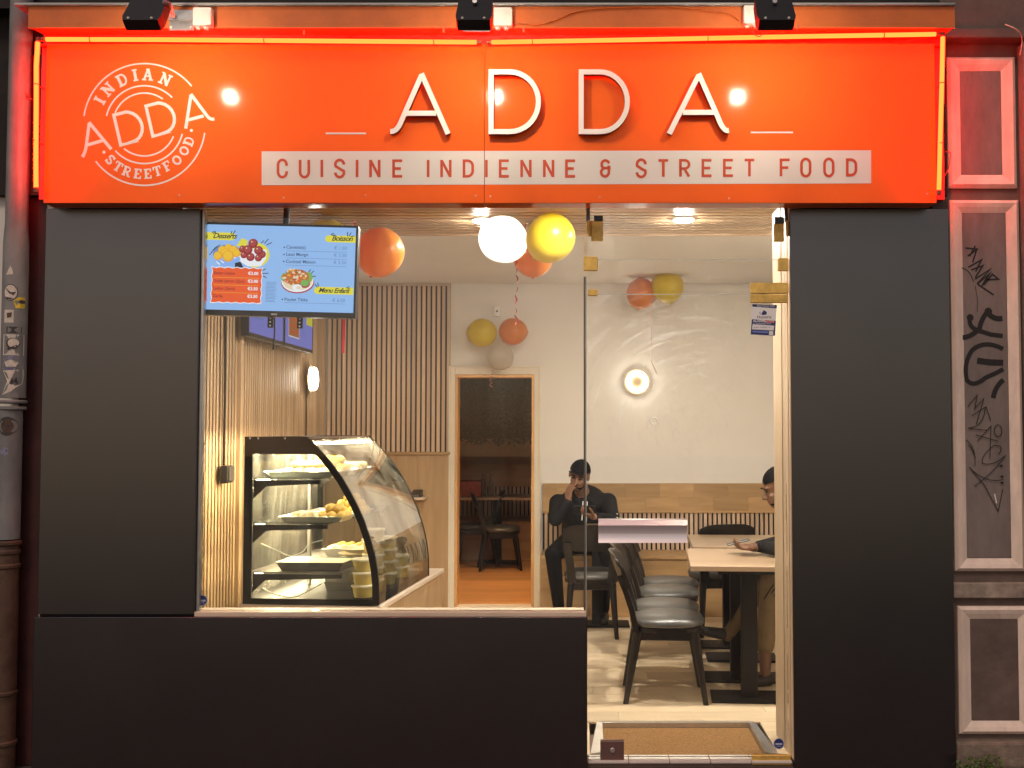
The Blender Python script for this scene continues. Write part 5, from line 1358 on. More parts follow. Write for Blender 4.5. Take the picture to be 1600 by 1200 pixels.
# things in the case (each its own), placed in case coordinates
CM = Matrix.Translation((CO.x, CO.y, CZ)) @ Matrix.Rotation(AR, 4, 'Z')
M_TRAY = mat('steel_tray', (0.55, 0.54, 0.51), 0.3, 0.9, var=0.1, scale=14)
M_TRAYD = mat('dark_tray', (0.10, 0.095, 0.09), 0.35, 0.6)
M_LADOO = mat('yellow_sweet', (0.72, 0.44, 0.085), 0.5, var=0.22, scale=50, bump=0.3, bscale=120)
M_BARFI = mat('cream_sweet', (0.78, 0.64, 0.36), 0.55, var=0.15, scale=40)
M_TUB = mat('yellow_tub', (0.62, 0.44, 0.10), 0.4, sub=0.2)
M_LID = mat('cream_lid', (0.76, 0.66, 0.46), 0.4)
def tray(x, y_, z, w_, l_, h_, m, lab, rot=0, name='tray', cat='tray', grp='trays in the display case'):
    Mx = CM @ Matrix.Translation((x, y_, z)) @ Matrix.Rotation(rot, 4, 'Z')
    mb = MB(); f_ = 0.82; t_ = 0.004
    def rect(k, zz): return [(-w_ / 2 * k, -l_ / 2 * k, zz), (w_ / 2 * k, -l_ / 2 * k, zz), (w_ / 2 * k, l_ / 2 * k, zz), (-w_ / 2 * k, l_ / 2 * k, zz)]
    vs_ = rect(f_, 0) + rect(0.95, h_ * 0.9) + rect(1.0, h_) + rect(0.985, h_ + 0.002) + rect(0.93, h_ * 0.93) + rect(f_ - 0.02, t_)
    fs = [(3, 2, 1, 0)]
    for k in range(5):
        for i in range(4): fs.append((4 * k + i, 4 * k + (i + 1) % 4, 4 * k + 4 + (i + 1) % 4, 4 * k + 4 + i))
    fs.append((20, 21, 22, 23))
    o = MB().add([Vector(v) for v in vs_], fs).build(name, m)
    o.matrix_world = Mx
    return tag(o, lab, cat, grp)
def ball(x, y_, z, r, m, lab, grp, sq=1.0, src=[None]):
    o = bpy.data.objects.new('sweet', BALL[m].data) if m in BALL else None
    if o is None:
        o = MB().ell((0, 0, 0), 0.02, None, 12, 8).build('sweet', m, None, True, angle=180); BALL[m] = o
    else: C.objects.link(o)
    k = r / 0.02
    o.matrix_world = CM @ Matrix.Translation((x, y_, z + r * sq)) @ Matrix.Rotation(random.uniform(0, 6), 4, 'Z') @ Matrix.Diagonal((k, k, k * sq, 1))
    return tag(o, lab, 'sweet', grp)
BALL = {}
rg = random.Random(11)
# top shelf
z_ = shelves[0]
tray(0.29, 0.22, z_, 0.42, 0.28, 0.035, M_TRAY, 'steel tray of cream sweets on the top shelf, nearest the window')
for i in range(4):
    for j in range(3): ball(0.19 + 0.065 * i, 0.15 + 0.07 * j, z_ + 0.006, 0.030, M_BARFI, 'cream round sweet on the near tray of the top shelf', 'cream sweets on the top shelf', 0.8)
for i in range(3):
    for j in range(2): ball(0.225 + 0.065 * i, 0.185 + 0.07 * j, z_ + 0.048, 0.029, M_BARFI, 'cream round sweet on the near tray of the top shelf', 'cream sweets on the top shelf', 0.8)
tray(0.29, 0.60, z_, 0.36, 0.28, 0.03, M_TRAY, 'steel tray of yellow sweets on the top shelf, middle one')
for i in range(4):
    for j in range(3): ball(0.20 + 0.06 * i, 0.53 + 0.065 * j, z_ + 0.006, 0.030, M_LADOO, 'yellow round sweet on the middle tray of the top shelf', 'yellow sweets on the top shelf')
for i in range(3):
    for j in range(2): ball(0.23 + 0.06 * i, 0.56 + 0.065 * j, z_ + 0.055, 0.029, M_LADOO, 'yellow round sweet on the middle tray of the top shelf', 'yellow sweets on the top shelf')
tray(0.29, 0.95, z_, 0.36, 0.28, 0.03, M_TRAY, 'steel tray on the top shelf, farthest from the window')
for i in range(4):
    for j in range(3): ball(0.20 + 0.06 * i, 0.88 + 0.065 * j, z_ + 0.006, 0.030, M_BARFI, 'cream sweet on the far tray of the top shelf', 'cream sweets far on the top shelf')
# second shelf
z_ = shelves[1]
tray(0.36, 0.20, z_, 0.38, 0.26, 0.03, M_TRAY, 'steel tray of round sweets on the second shelf, nearest the window')
heap = [(0.41 + 0.052 * (i % 3), 0.13 + 0.055 * (i // 3), 0.005) for i in range(9)] + [(0.435 + 0.052 * (i % 2), 0.16 + 0.055 * (i // 2), 0.044) for i in range(4)]
for (x_, y_, dz) in heap: ball(x_ + rg.uniform(-.004, .004), y_, z_ + dz, 0.027, M_LADOO, 'yellow ladoo ball heaped on the near tray of the second shelf', 'ladoo balls on the second shelf')
tray(0.36, 0.58, z_, 0.36, 0.28, 0.03, M_TRAY, 'steel tray on the second shelf, middle one')
heap = [(0.36 + 0.052 * (i % 4), 0.50 + 0.055 * (i // 4), 0.005) for i in range(12)] + [(0.39 + 0.052 * (i % 3), 0.53 + 0.055 * (i // 3), 0.044) for i in range(6)] + [(0.42, 0.56, 0.083), (0.47, 0.55, 0.083)]
for (x_, y_, dz) in heap: ball(x_ + rg.uniform(-.004, .004), y_, z_ + dz, 0.027, M_LADOO, 'yellow ladoo ball piled on the middle tray of the second shelf', 'ladoo balls in the middle of the second shelf')
for k in range(6): ball(0.25 + 0.05 * (k % 2), 0.13 + 0.055 * (k // 2), z_ + 0.006, 0.024, M_BARFI, 'small cream sweet on the left half of the near second shelf tray', 'small cream sweets on the second shelf')
tray(0.36, 0.96, z_, 0.34, 0.28, 0.03, M_TRAYD, 'dark tray on the second shelf, farthest from the window')
# bottom shelf and floor of the case
z_ = shelves[2]
tray(0.36, 0.19, z_, 0.40, 0.28, 0.05, M_TRAYD, 'dark tray of pale yellow pudding on the lowest shelf')
pud = tag(MB().box((-0.175, -0.12, 0), (0.175, 0.12, 0.012), None, 0.004).build('pudding', M_BARFI), 'pale yellow pudding slab filling the dark tray', 'pudding'); pud.matrix_world = CM @ Matrix.Translation((0.36, 0.19, z_ + 0.034))
for k in range(3):
    Mx = CM @ Matrix.Translation((0.50, 0.52, z_ + 0.001 + 0.028 * k))
    o = MB().lathe([(0.06, 0), (0.115, 0.022), (0.12, 0.026), (0.11, 0.025), (0.055, 0.004)], (0, 0, 0), None, 28).build('plate', M_LID, None, True); o.matrix_world = Mx
    tag(o, ['lowest cream plate of the stack on the bottom shelf', 'middle cream plate of the stack on the bottom shelf', 'topmost cream plate of the stack on the bottom shelf'][k], 'plate', 'stacked cream plates')
def tub(x, y_, z, lab, r=0.062, h=0.058, grp='yellow tubs with cream lids'):
    t = empty('tub', (0, 0, 0), lab, 'tub', grp)
    MB().lathe([(r * .78, 0), (r * .82, 0.002), (r * .97, h), (r * .9, h)], (0, 0, 0), None, 24).build('bowl', M_TUB, t, True)
    MB().lathe([(r * .98, h + .0005), (r * 1.08, h + .001), (r * 1.08, h + .009), (r * 1.0, h + .013), (r * .3, h + .012)], (0, 0, 0), None, 24).build('lid', M_LID, t, True)
    t.matrix_world = CM @ Matrix.Translation((x, y_, z)); return t
for i, l_ in enumerate(('bottom', 'second', 'third')): tub(0.655, 0.11, 0.0535 + 0.0725 * i if False else 0.031 + 0.0725 * i, l_ + ' yellow tub in the stack against the near end glass')
for i, l_ in enumerate(('bottom', 'second', 'third', 'fourth', 'fifth')): tub(0.645, 0.34, 0.031 + 0.0725 * i, l_ + ' yellow tub in the taller stack behind the near one')
for i, l_ in enumerate(('bottom', 'second', 'third', 'topmost')): tub(0.645, 0.62, 0.031 + 0.0725 * i, l_ + ' yellow tub in the stack halfway along the case')
for i, l_ in enumerate(('lower', 'upper')): tub(0.645, 0.92, 0.031 + 0.0725 * i, l_ + ' yellow tub of the pair at the far end of the case')
M_CORD = mat('white_cord', (0.72, 0.70, 0.64), 0.5)
def cpt(px, py, y_): a_, b_ = cp(px, py); return CM @ Vector((a_, y_, b_))
def foil(x, y_, z, lab, grp, m=None):
    return tray(x, y_, z, 0.17, 0.13, 0.045, m or M_TRAY, lab, random.uniform(-.1, .1), 'container', 'food container', grp)
for i, l_ in enumerate(('lowest', 'middle', 'topmost')): foil(0.43, 0.40, 0.031 + 0.047 * i, l_ + ' foil container of the stack on the case floor behind the tubs', 'foil containers on the case floor')
for i, l_ in enumerate(('lower', 'upper')): foil(0.43, 0.80, 0.031 + 0.047 * i, l_ + ' foil container of the pair at the far end of the case floor', 'foil containers on the case floor')
for i, (yy, l_) in enumerate(((0.80, 'cream'), (0.97, 'yellow'))):
    tray(0.38, yy, shelves[2], 0.36, 0.15, 0.05, M_TRAY, 'steel tray of ' + l_ + ' sweets far back on the lowest shelf')
    for k in range(10): ball(0.25 + 0.062 * (k % 5), yy - 0.03 + 0.06 * (k // 5), shelves[2] + 0.012, 0.029, M_BARFI if i == 0 else M_LADOO, l_ + ' sweet on the far trays of the lowest shelf', l_ + ' sweets on the lowest shelf')
for i, l_ in enumerate(('bottom', 'second', 'third', 'topmost')): tub(0.60, 0.48, 0.031 + 0.0725 * i, l_ + ' yellow tub in the stack right behind the taller stack')
cable('white_cord', [cpt(150, 735, 0.05), cpt(230, 770, 0.06), cpt(320, 806, 0.06), (cpt(400, 780, 0.06)), cpt(440, 735, 0.05), cpt(520, 712, 0.06)], 0.0035, M_CORD, 'white cord looping inside the case over the lowest shelf', 'cord')
cable('white_cord', [cpt(160, 995, 0.05), cpt(230, 1030, 0.055), cpt(340, 1048, 0.055), cpt(420, 1020, 0.05), cpt(520, 965, 0.05)], 0.0035, M_CORD, 'white cord looping along the floor of the display case', 'cord')
# card terminal on a small shelf at the back panelling
c = at(651, 771, YB - 0.16)
shf = tag(MB().box((c.x - 0.20, YB - 0.24, c.z - 0.052), (c.x + 0.075, YB - 0.046, c.z - 0.03), None, 0.003).build('wall_shelf', M_SILLW), 'small pale shelf on the oak panelling behind the display case', 'shelf')
ctm = empty('card_terminal', (c.x, YB - 0.15, c.z - 0.03), 'small black card terminal lying on the pale wall shelf', 'card terminal')
MB().prism([(YB - 0.22, c.z - 0.0295), (YB - 0.22, c.z - 0.005), (YB - 0.08, c.z + 0.028), (YB - 0.08, c.z - 0.0295)], 'X', c.x - 0.04, c.x + 0.04).build('body', M_PLASTIC, ctm)
MB().box((c.x - 0.03, YB - 0.2235, c.z - 0.025), (c.x + 0.03, YB - 0.2205, c.z - 0.01)).build('front_slot', M_STEELD, ctm)

# ================================================================== BENCH ALONG THE BACK WALL
bx_0, bx_1 = DX1 + 0.075, XR - 0.005
be = empty('bench', (0.8, YB - 0.2, 0), 'long oak wall bench with slatted back and board top rail', 'bench')
zseat = 0.505; zs0, zs1 = at(850, 858, YB).z, at(900, 801, YB).z; ztop_ = at(900, 755, YB).z
bpn = 5
for i in range(bpn):
    xa, xb = bx_0 + (bx_1 - bx_0) * i / bpn, bx_0 + (bx_1 - bx_0) * (i + 1) / bpn
    MB().box((xa + .0008, YB - 0.43, 0.002), (xb - .0008, YB - 0.41, zseat - 0.031), None, 0.001).build('front_panel', M_WOODX, be)
MB().box((bx_0, YB - 0.45, zseat - 0.03), (bx_1, YB - 0.031, zseat), None, 0.004).build('seat', M_WOODX, be)
MB().box((bx_0, YB - 0.409, 0.002), (bx_0 + 0.02, YB - 0.03, zseat - 0.031)).build('end_panel', M_WOODP, be)
MB().box((bx_0, YB - 0.018, zseat + 0.001), (bx_1, YB - 0.001, zs1)).build('back_felt', M_FELT, be)
MB().box((bx_0, YB - 0.055, zs1), (bx_1, YB - 0.001, zs1 + 0.018), None, 0.003).build('rail', M_WOODX, be)
rows = 2
for i in range(7):
    xa = bx_0 + (bx_1 - bx_0) * i / 7; xb = bx_0 + (bx_1 - bx_0) * (i + 1) / 7
    for r_ in range(2):
        sh_ = 0.17 * r_; za = zs1 + 0.0185 + (ztop_ - zs1 - 0.0185) * r_ / 2; zb2 = zs1 + 0.0185 + (ztop_ - zs1 - 0.0185) * (r_ + 1) / 2
        MB().box((max(bx_0, xa - sh_) + .0005, YB - 0.042, za + .0004), (max(bx_0, xb - sh_) - .0005 if i < 6 else bx_1, YB - 0.001, zb2 - .0004), None, 0.001).build('back_board', M_WOODX, be)
v0 = MB().box((-0.0125, YB - 0.04, zseat + 0.001), (0.0125, YB - 0.018, zs1 - 0.001)).build('slat', M_SLATP, be)
n_ = int((bx_1 - bx_0 - 0.03) / 0.0405); v0.location = (bx_0 + 0.03 - ORG[be].x * 0, 0, 0)
ob0 = ORG[be]
v0.location = (bx_0 + 0.03, 0, 0)
for i in range(1, n_): inst('slat', v0, be, (bx_0 + 0.03 + 0.0405 * i, 0, 0))

# ================================================================== CHAIRS AND TABLES
def superell(w_, d_, n=28, e=2.6):
    out = []
    for i in range(n):
        a_ = 2 * PI * i / n; c_, s_ = math.cos(a_), math.sin(a_)
        out.append((math.copysign(abs(c_) ** (2 / e), c_) * w_ / 2, math.copysign(abs(s_) ** (2 / e), s_) * d_ / 2))
    return out
def make_chair():
    t = empty('chair', (0, 0, 0), 'dark wooden chair', 'chair')
    # padded seat, front towards +X
    ol = superell(0.43, 0.42); mb = MB(); vs_ = []; fs = []; n = len(ol)
    lv = [(0.92, 0.422), (1.0, 0.430), (1.01, 0.446), (0.96, 0.464), (0.80, 0.478), (0.45, 0.486)]
    for k, z in lv: vs_ += [(x_ * k + 0.01, y_ * k, z) for x_, y_ in ol]
    for i in range(len(lv) - 1):
        for j in range(n): fs.append((i * n + j, i * n + (j + 1) % n, (i + 1) * n + (j + 1) % n, (i + 1) * n + j))
    fs += [list(range(n))[::-1], [(len(lv) - 1) * n + j for j in range(n)]]
    mb.add(vs_, fs).build('seat', M_LEATHER, t, True, angle=60)
    ol2 = superell(0.42, 0.41); m2 = MB()
    m2.prism([(x_ + 0.01, y_) for x_, y_ in ol2], 'Z', 0.398, 0.4215).build('seat_board', M_CHAIR, t)
    ap = MB()
    ap.box((-0.15, -0.165, 0.35), (0.16, -0.145, 0.3975), None, 0.003); ap.box((-0.15, 0.145, 0.35), (0.16, 0.165, 0.3975), None, 0.003); ap.box((0.15, -0.144, 0.35), (0.17, 0.144, 0.3975), None, 0.003); ap.box((-0.17, -0.144, 0.35), (-0.151, 0.144, 0.3975), None, 0.003)
    ap.build('apron', M_CHAIR, t)
    def leg(p0, p1, w0, w1):
        p0, p1 = Vector(p0), Vector(p1); vs_ = []
        for p, w_ in ((p0, w0), (p1, w1)):
            vs_ += [p + Vector((a_ * w_ / 2, b_ * w_ / 2, 0)) for a_, b_ in ((-1, -.55), (-.55, -1), (.55, -1), (1, -.55), (1, .55), (.55, 1), (-.55, 1), (-1, .55))]
        fs = [tuple(range(8))[::-1], tuple(range(8, 16))] + [(i, (i + 1) % 8, 8 + (i + 1) % 8, 8 + i) for i in range(8)]
        MB().add(vs_, fs).build('leg', M_CHAIR, t, True, angle=50)
    for s in (-1, 1):
        leg((0.225, s * 0.185, 0.0), (0.165, s * 0.155, 0.397), 0.030, 0.050)
        leg((-0.225, s * 0.185, 0.0), (-0.155, s * 0.155, 0.397), 0.030, 0.052)
    # rear posts sweep up and back into the rest
    for s in (-1, 1):
        vs_ = []; fs = []; pr_ = [(-0.165, 0.165, 0.40, 0.066), (-0.190, 0.178, 0.52, 0.062), (-0.222, 0.192, 0.62, 0.058), (-0.258, 0.200, 0.71, 0.055)]
        for (x_, y_, z, w_) in pr_:
            for (a_, b_) in ((-.016, -.5), (.016, -.5), (.016, .5), (-.016, .5)): vs_.append((x_ + a_ - 0.02 * (abs(b_ + s * 0.5) < .1) * 0, s * (y_ - 0.02) + b_ * w_, z))
        for i in range(len(pr_) - 1):
            for k in range(4): fs.append((4 * i + k, 4 * i + (k + 1) % 4, 4 * i + 4 + (k + 1) % 4, 4 * i + 4 + k))
        fs += [(3, 2, 1, 0), tuple(range(4 * len(pr_) - 4, 4 * len(pr_)))]
        MB().add(vs_, fs).build('back_post', M_CHAIR, t, True, angle=50)
    # curved back board with a rounded top
    vs_ = []; fs = []; N = 14; rowsZ = [0.645, 0.70, 0.76, 0.81, 0.835, 0.845]
    for side in (0, 1):
        for k, z in enumerate(rowsZ):
            for i in range(N + 1):
                u = -1 + 2 * i / N; hw = 0.215 * (1.0 if k < 4 else (0.975 if k == 4 else 0.93))
                y_ = u * hw
                zc_ = z - (0.03 * u ** 4 if k >= 3 else 0) + (0.04 * (abs(u)) ** 3 * 0 if k else -0.03 * (1 - abs(u)) * 0)
                x_ = -0.245 - (z - 0.66) * 0.36 + 0.045 * u * u - 0.02 + (0.020 if side == 0 else 0.0) * (1 if k < 5 else 0.5)
                vs_.append((x_, y_, zc_))
    m_ = N + 1; tot = m_ * len(rowsZ)
    for k in range(len(rowsZ) - 1):
        for i in range(N):
            a_ = k * m_ + i; fs.append((a_, a_ + 1, a_ + m_ + 1, a_ + m_)); fs.append((tot + a_ + m_, tot + a_ + m_ + 1, tot + a_ + 1, tot + a_))
    for i in range(N):
        fs.append((tot + i, tot + i + 1, i + 1, i)); a_ = (len(rowsZ) - 1) * m_ + i; fs.append((a_, a_ + 1, tot + a_ + 1, tot + a_))
    for k in range(len(rowsZ) - 1):
        a_ = k * m_; fs.append((a_, a_ + m_, tot + a_ + m_, tot + a_)); a_ += N; fs.append((tot + a_, tot + a_ + m_, a_ + m_, a_))
    MB().add(vs_, fs).build('backrest', M_CHAIR, t, True, angle=50)
    return t
proto = make_chair(); proto['group'] = 'dark wooden chairs with padded seats'
used = [0]
def chair(x, y_, deg, lab):
    o = proto if used[0] == 0 else copy_tree(proto)
    used[0] += 1; o.location = (x, y_, 0.001); o.rotation_euler = (0, 0, R(deg)); o['label'] = lab
    return o
chair(0.475, 1.20, -4, 'dark padded chair nearest the glass door, at the front table')
chair(0.490, 1.62, -5, 'dark padded chair second from the door, at the front table')
chair(0.555, 2.20, -6, 'dark padded chair third from the door, at the second table')
chair(0.600, 2.62, -5, 'dark padded chair farthest from the door in the row, at the second table')
chair(0.06, 3.08, 90, 'dark chair standing between the window and the man in the black jacket')
chair(1.02, 3.16, 100, 'dark chair with its curved back showing behind the second table')
chair(1.50, 1.46, 178, 'dark chair under the man behind the door jamb')
def table(x, y_, w_, l_, rot, lab, peds, grp='laminate topped tables'):
    t = empty('table', (x, y_, 0), lab, 'table', grp)
    MB().box((x - w_ / 2, y_ - l_ / 2, 0.742), (x + w_ / 2, y_ + l_ / 2, 0.772), None, 0.003).build('tabletop', M_TABLE, t)
    for (dx, dy) in peds:
        MB().box((x + dx - 0.22, y_ + dy - 0.13, 0.001), (x + dx + 0.25, y_ + dy + 0.13, 0.016), None, 0.004).build('foot_plate', M_BLKMETAL, t)
        MB().box((x + dx - 0.045, y_ + dy - 0.045, 0.0165), (x + dx + 0.045, y_ + dy + 0.045, 0.72), None, 0.004).build('column', M_BLKMETAL, t)
        MB().box((x + dx - 0.18, y_ + dy - 0.10, 0.7205), (x + dx + 0.18, y_ + dy + 0.10, 0.7415), None, 0.003).build('top_plate', M_BLKMETAL, t)
    t.rotation_euler = (0, 0, R(rot))
    return t
table(0.985, 1.45, 0.70, 0.88, -4, 'pale laminate table nearest the glass door', [(-0.01, -0.30), (-0.04, 0.18)])
table(1.08, 2.40, 0.68, 0.80, -3, 'pale laminate table second from the door', [(-0.02, -0.2), (-0.05, 0.22)])
table(0.25, 3.48, 0.46, 0.52, 0, 'pale laminate table between the man in black and his facing chair', [(-0.14, -0.05)])
# back room furniture
chair(-0.93, 6.75, 8, 'dark chair standing in the dim back room beyond the doorway')
chair(-1.22, 7.15, -172, 'dark chair half hidden by the doorway edge in the back room')
table(-0.95, 7.3, 1.1, 0.6, 0, 'dark table in the dim back room', [(-0.05, 0)])
for k, (px, lab) in enumerate(((755, 'tall clear bottle on the back room table, left of the pair'), (767, 'tall clear bottle on the back room table, right of the pair'))):
    c = at(px, 770, 7.3)
    o = MB().lathe([(0.03, 0), (0.032, 0.01), (0.032, 0.16), (0.014, 0.21), (0.013, 0.25)], (c.x, 7.3, 0.773), None, 14).build('bottle', mat('bottle_glass', (0.5, 0.42, 0.34), 0.1, trans=0.7), None, True)
    tag(o, lab, 'bottle', 'bottles on the back room table')
nk = at(730, 763, 7.2)
tag(MB().box((nk.x - 0.17, 7.12, 0.773), (nk.x + 0.17, 7.40, 0.95), None, 0.01).build('storage_box', mat('red_print_box', (0.32, 0.07, 0.035), 0.6, var=0.5, scale=20)), 'reddish patterned box on the back room table', 'box')
bb = empty('back_bench', (-0.6, 7.7, 0), 'brown bench along the far wall of the back room', 'bench')
box('seat', (-2.0, 7.5, 0.42), (0.3, 7.955, 0.46), M_WOODX, bb); box('front_panel', (-2.0, 7.52, 0.001), (0.3, 7.54, 0.419), M_WOODX, bb)
# dark garland of leaves fringing the top of the back room
ga = MB(); rg = random.Random(9)
zg = at(775, 692, Y2 - 0.15).z
for i in range(2600):
    x_ = rg.uniform(-2.0, 0.3); z = zg + abs(rg.gauss(0, 1)) * 0.4 + rg.uniform(-0.03, 0.04)
    if z > 2.58: continue
    p = Vector((x_, Y2 - 0.06 - rg.uniform(0, 0.12), z)); d_ = Vector((rg.uniform(-1, 1), rg.uniform(-1, .2), rg.uniform(-1, .3))).normalized(); u = d_.orthogonal().normalized(); L_ = rg.uniform(0.03, 0.07)
    ga.add([p, p + d_ * L_ * .5 + u * L_ * .3, p + d_ * L_, p + d_ * L_ * .5 - u * L_ * .3], [(0, 1, 2, 3)])
tag(ga.build('leaf_garland', mat('dark_leaf', (0.007, 0.008, 0.006), 0.6, var=0.4, scale=30)), 'dark artificial leaves covering the top of the back room wall', 'garland', None, 'stuff')
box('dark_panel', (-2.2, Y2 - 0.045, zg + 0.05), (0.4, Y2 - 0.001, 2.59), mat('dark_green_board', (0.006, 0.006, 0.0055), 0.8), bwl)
# pine half door leaf at the right of the doorway
hd = empty('half_door', (DX1 - 0.03, YB + 0.15, 0), 'orange pine half-height door leaf standing open in the doorway', 'door')
zh = at(835, 745, YB + 0.2).z
MB().box((DX1 - 0.035, YB + 0.152, 0.01), (DX1 - 0.005, YB + 0.75, zh), None, 0.004).build('leaf', M_PINE, hd)
MB().ell((DX1 - 0.05, YB + 0.68, zh - 0.12), 0.016, None, 10, 8).build('knob', M_BRASS, hd, True)

# ================================================================== PEOPLE
def person(name, segs, label, voxel=0.006, loc=(0, 0, 0)):
    """segs: ('c', p0, r0, p1, r1, mat) tapered limb | ('e', centre, radii, rotation matrix, mat). One continuous skin is grown over all of them."""
    mb = MB()
    for s in segs:
        if s[0] == 'c':
            _, p0, r0, p1, r1, _m = s; p0, p1 = Vector(p0), Vector(p1); n = max(2, int((p1 - p0).length / 0.02))
            mb.ell(p0, r0, None, 16, 10); mb.ell(p1, r1, None, 16, 10)
            mb.tube([p0.lerp(p1, i / n) for i in range(n + 1)], [r0 + (r1 - r0) * i / n for i in range(n + 1)], None, 16)
        else:
            _, c_, rr, M_, _m = s; mb.ell(c_, rr, None, 20, 14, M_)
    tmp = mb.build('tmp', M_PLASTIC)
    md = tmp.modifiers.new('r', 'REMESH'); md.mode = 'VOXEL'; md.voxel_size = voxel; md.use_smooth_shade = True
    sm_ = tmp.modifiers.new('s', 'SMOOTH'); sm_.factor = 0.5; sm_.iterations = 4
    dg = bpy.context.evaluated_depsgraph_get(); dg.update()
    me = bpy.data.meshes.new_from_object(tmp.evaluated_get(dg))
    bpy.data.objects.remove(tmp)
    me.materials.clear(); ml = []
    for s in segs:
        if s[-1] not in ml: ml.append(s[-1])
    for m in ml: me.materials.append(m)
    nP = len(me.polygons); ctrs = np.empty(nP * 3); me.polygons.foreach_get('center', ctrs); ctrs = ctrs.reshape(-1, 3)
    best = np.full(nP, 1e9); idx = np.zeros(nP, int)
    for s in segs:
        if s[0] == 'c':
            _, p0, r0, p1, r1, m = s; a_ = np.array(p0); d_ = np.array(p1) - a_
            t_ = np.clip(((ctrs - a_) @ d_) / max(1e-9, d_ @ d_), 0, 1); dist = np.linalg.norm(ctrs - a_ - t_[:, None] * d_, axis=1) - (r0 + (r1 - r0) * t_)
        else:
            _, c_, rr, M_, m = s; q = ctrs - np.array(c_)
            if M_ is not None: q = q @ np.array(M_)     # inverse of a rotation is its transpose
            rr = np.array(rr); k = np.linalg.norm(q / rr, axis=1); dist = (k - 1) * rr.min()
        w_ = dist < best; best[w_] = dist[w_]; idx[w_] = ml.index(m)
    me.polygons.foreach_set('material_index', idx.astype(np.int32)); me.polygons.foreach_set('use_smooth', np.ones(nP, bool)); me.update()
    me.name = name
    t = empty(name, loc, label, 'person')
    o = bpy.data.objects.new('body', me); C.objects.link(o); o.parent = t; o.location = -Vector(loc)
    return t
M_SKIN = mat('brown_skin', (0.25, 0.125, 0.072), 0.5, var=0.08, scale=30, sub=0.12)
M_SKIN2 = mat('brown_skin_two', (0.17, 0.083, 0.046), 0.5, var=0.08, scale=30, sub=0.12)
M_JACKET = mat('black_jacket', (0.0075, 0.0078, 0.0095), 0.75, spec=0.2, var=0.4, scale=9, bump=0.5, bscale=22)
M_TROUS = mat('black_trousers', (0.006, 0.0058, 0.0065), 0.85, spec=0.15, var=0.3, scale=10, bump=0.4, bscale=24)
M_SHOE = mat('dark_shoe', (0.02, 0.016, 0.014), 0.5)
M_HAIR = mat('black_hair', (0.0035, 0.003, 0.0028), 0.7, spec=0.12, bump=0.6, bscale=260)
M_CAP = mat('dark_cap', (0.006, 0.006, 0.008), 0.8, spec=0.15, var=0.4, scale=20, bump=0.2)
M_CAMO = mat('grey_cap_panel', (0.06, 0.065, 0.07), 0.75, var=0.6, scale=34)
M_KHAKI = mat('khaki_trousers', (0.18, 0.125, 0.062), 0.85, var=0.2, scale=12, bump=0.5, bscale=20)
M_EYE = mat('eye_dark', (0.01, 0.008, 0.007), 0.2)
M_LIP = mat('lip_tone', (0.20, 0.075, 0.055), 0.5)
M_PRINT = mat('white_sleeve_print', (0.75, 0.74, 0.72), 0.6)
def head_segs(c, Rm, m, k=1.0):
    """skull, jaw, nose, ears; local +x is the face direction, z up"""
    def p(x_, y_, z): return tuple(Vector(c) + Rm @ Vector((x_, y_, z)) * k)
    S_ = [('e', p(-0.012, 0, 0.028), tuple(v * k for v in (0.094, 0.076, 0.090)), Rm, m), ('e', p(0.022, 0, -0.035), tuple(v * k for v in (0.070, 0.060, 0.075)), Rm, m), ('e', p(0.050, 0, -0.082), tuple(v * k for v in (0.034, 0.036, 0.028)), Rm, m),
          ('c', p(0.084, 0, 0.012), 0.010 * k, p(0.104, 0, -0.026), 0.0145 * k, m), ('e', p(0.094, 0.014, -0.030), tuple(v * k for v in (0.012, 0.010, 0.009)), Rm, m), ('e', p(0.094, -0.014, -0.030), tuple(v * k for v in (0.012, 0.010, 0.009)), Rm, m),
          ('e', p(0.074, 0, 0.026), tuple(v * k for v in (0.016, 0.046, 0.011)), Rm, m), ('e', p(0.078, 0, -0.053), tuple(v * k for v in (0.016, 0.025, 0.008)), Rm, M_LIP), ('e', p(0.076, 0, -0.066), tuple(v * k for v in (0.016, 0.022, 0.008)), Rm, M_LIP)]
    for s in (-1, 1):
        S_ += [('e', p(-0.005, s * 0.078, -0.005), tuple(v * k for v in (0.020, 0.011, 0.032)), Rm, m), ('e', p(0.060, s * 0.036, -0.028), tuple(v * k for v in (0.022, 0.020, 0.020)), Rm, m)]
    return S_
def eyes(t, c, Rm, k=1.0):
    for s in (-1, 1):
        q = Vector(c) + Rm @ Vector((0.083, s * 0.032, 0.006)) * k
        MB().ell(q, (0.009 * k, 0.014 * k, 0.0065 * k), None, 12, 8, Rm).build('eye', M_EYE, t, True)
        q = Vector(c) + Rm @ Vector((0.090, s * 0.033, 0.029)) * k
        MB().ell(q, (0.007 * k, 0.020 * k, 0.0045 * k), None, 12, 8, Rm).build('eyebrow', M_HAIR, t, True)
def shell(name, c, Rm, prof, m, t, k=1.0, cut=None):
    mb = MB()
    for (o, rr, M2) in prof: mb.ell(Vector(c) + Rm @ Vector(o) * k, tuple(v * k for v in rr), None, 24, 16, Rm @ M2 if M2 is not None else Rm)
    if cut is not None:
        keep = []
        for f, mi in zip(mb.f, mb.m):
            g = sum((Vector(mb.v[i]) for i in f), Vector()) / len(f); q = Rm.transposed() @ (g - Vector(c)) / k
            if cut(q): keep.append((f, mi))
        mb.f = [a_ for a_, _ in keep]; mb.m = [b_ for _, b_ in keep]
    return mb.build(name, m, t, True, angle=180)
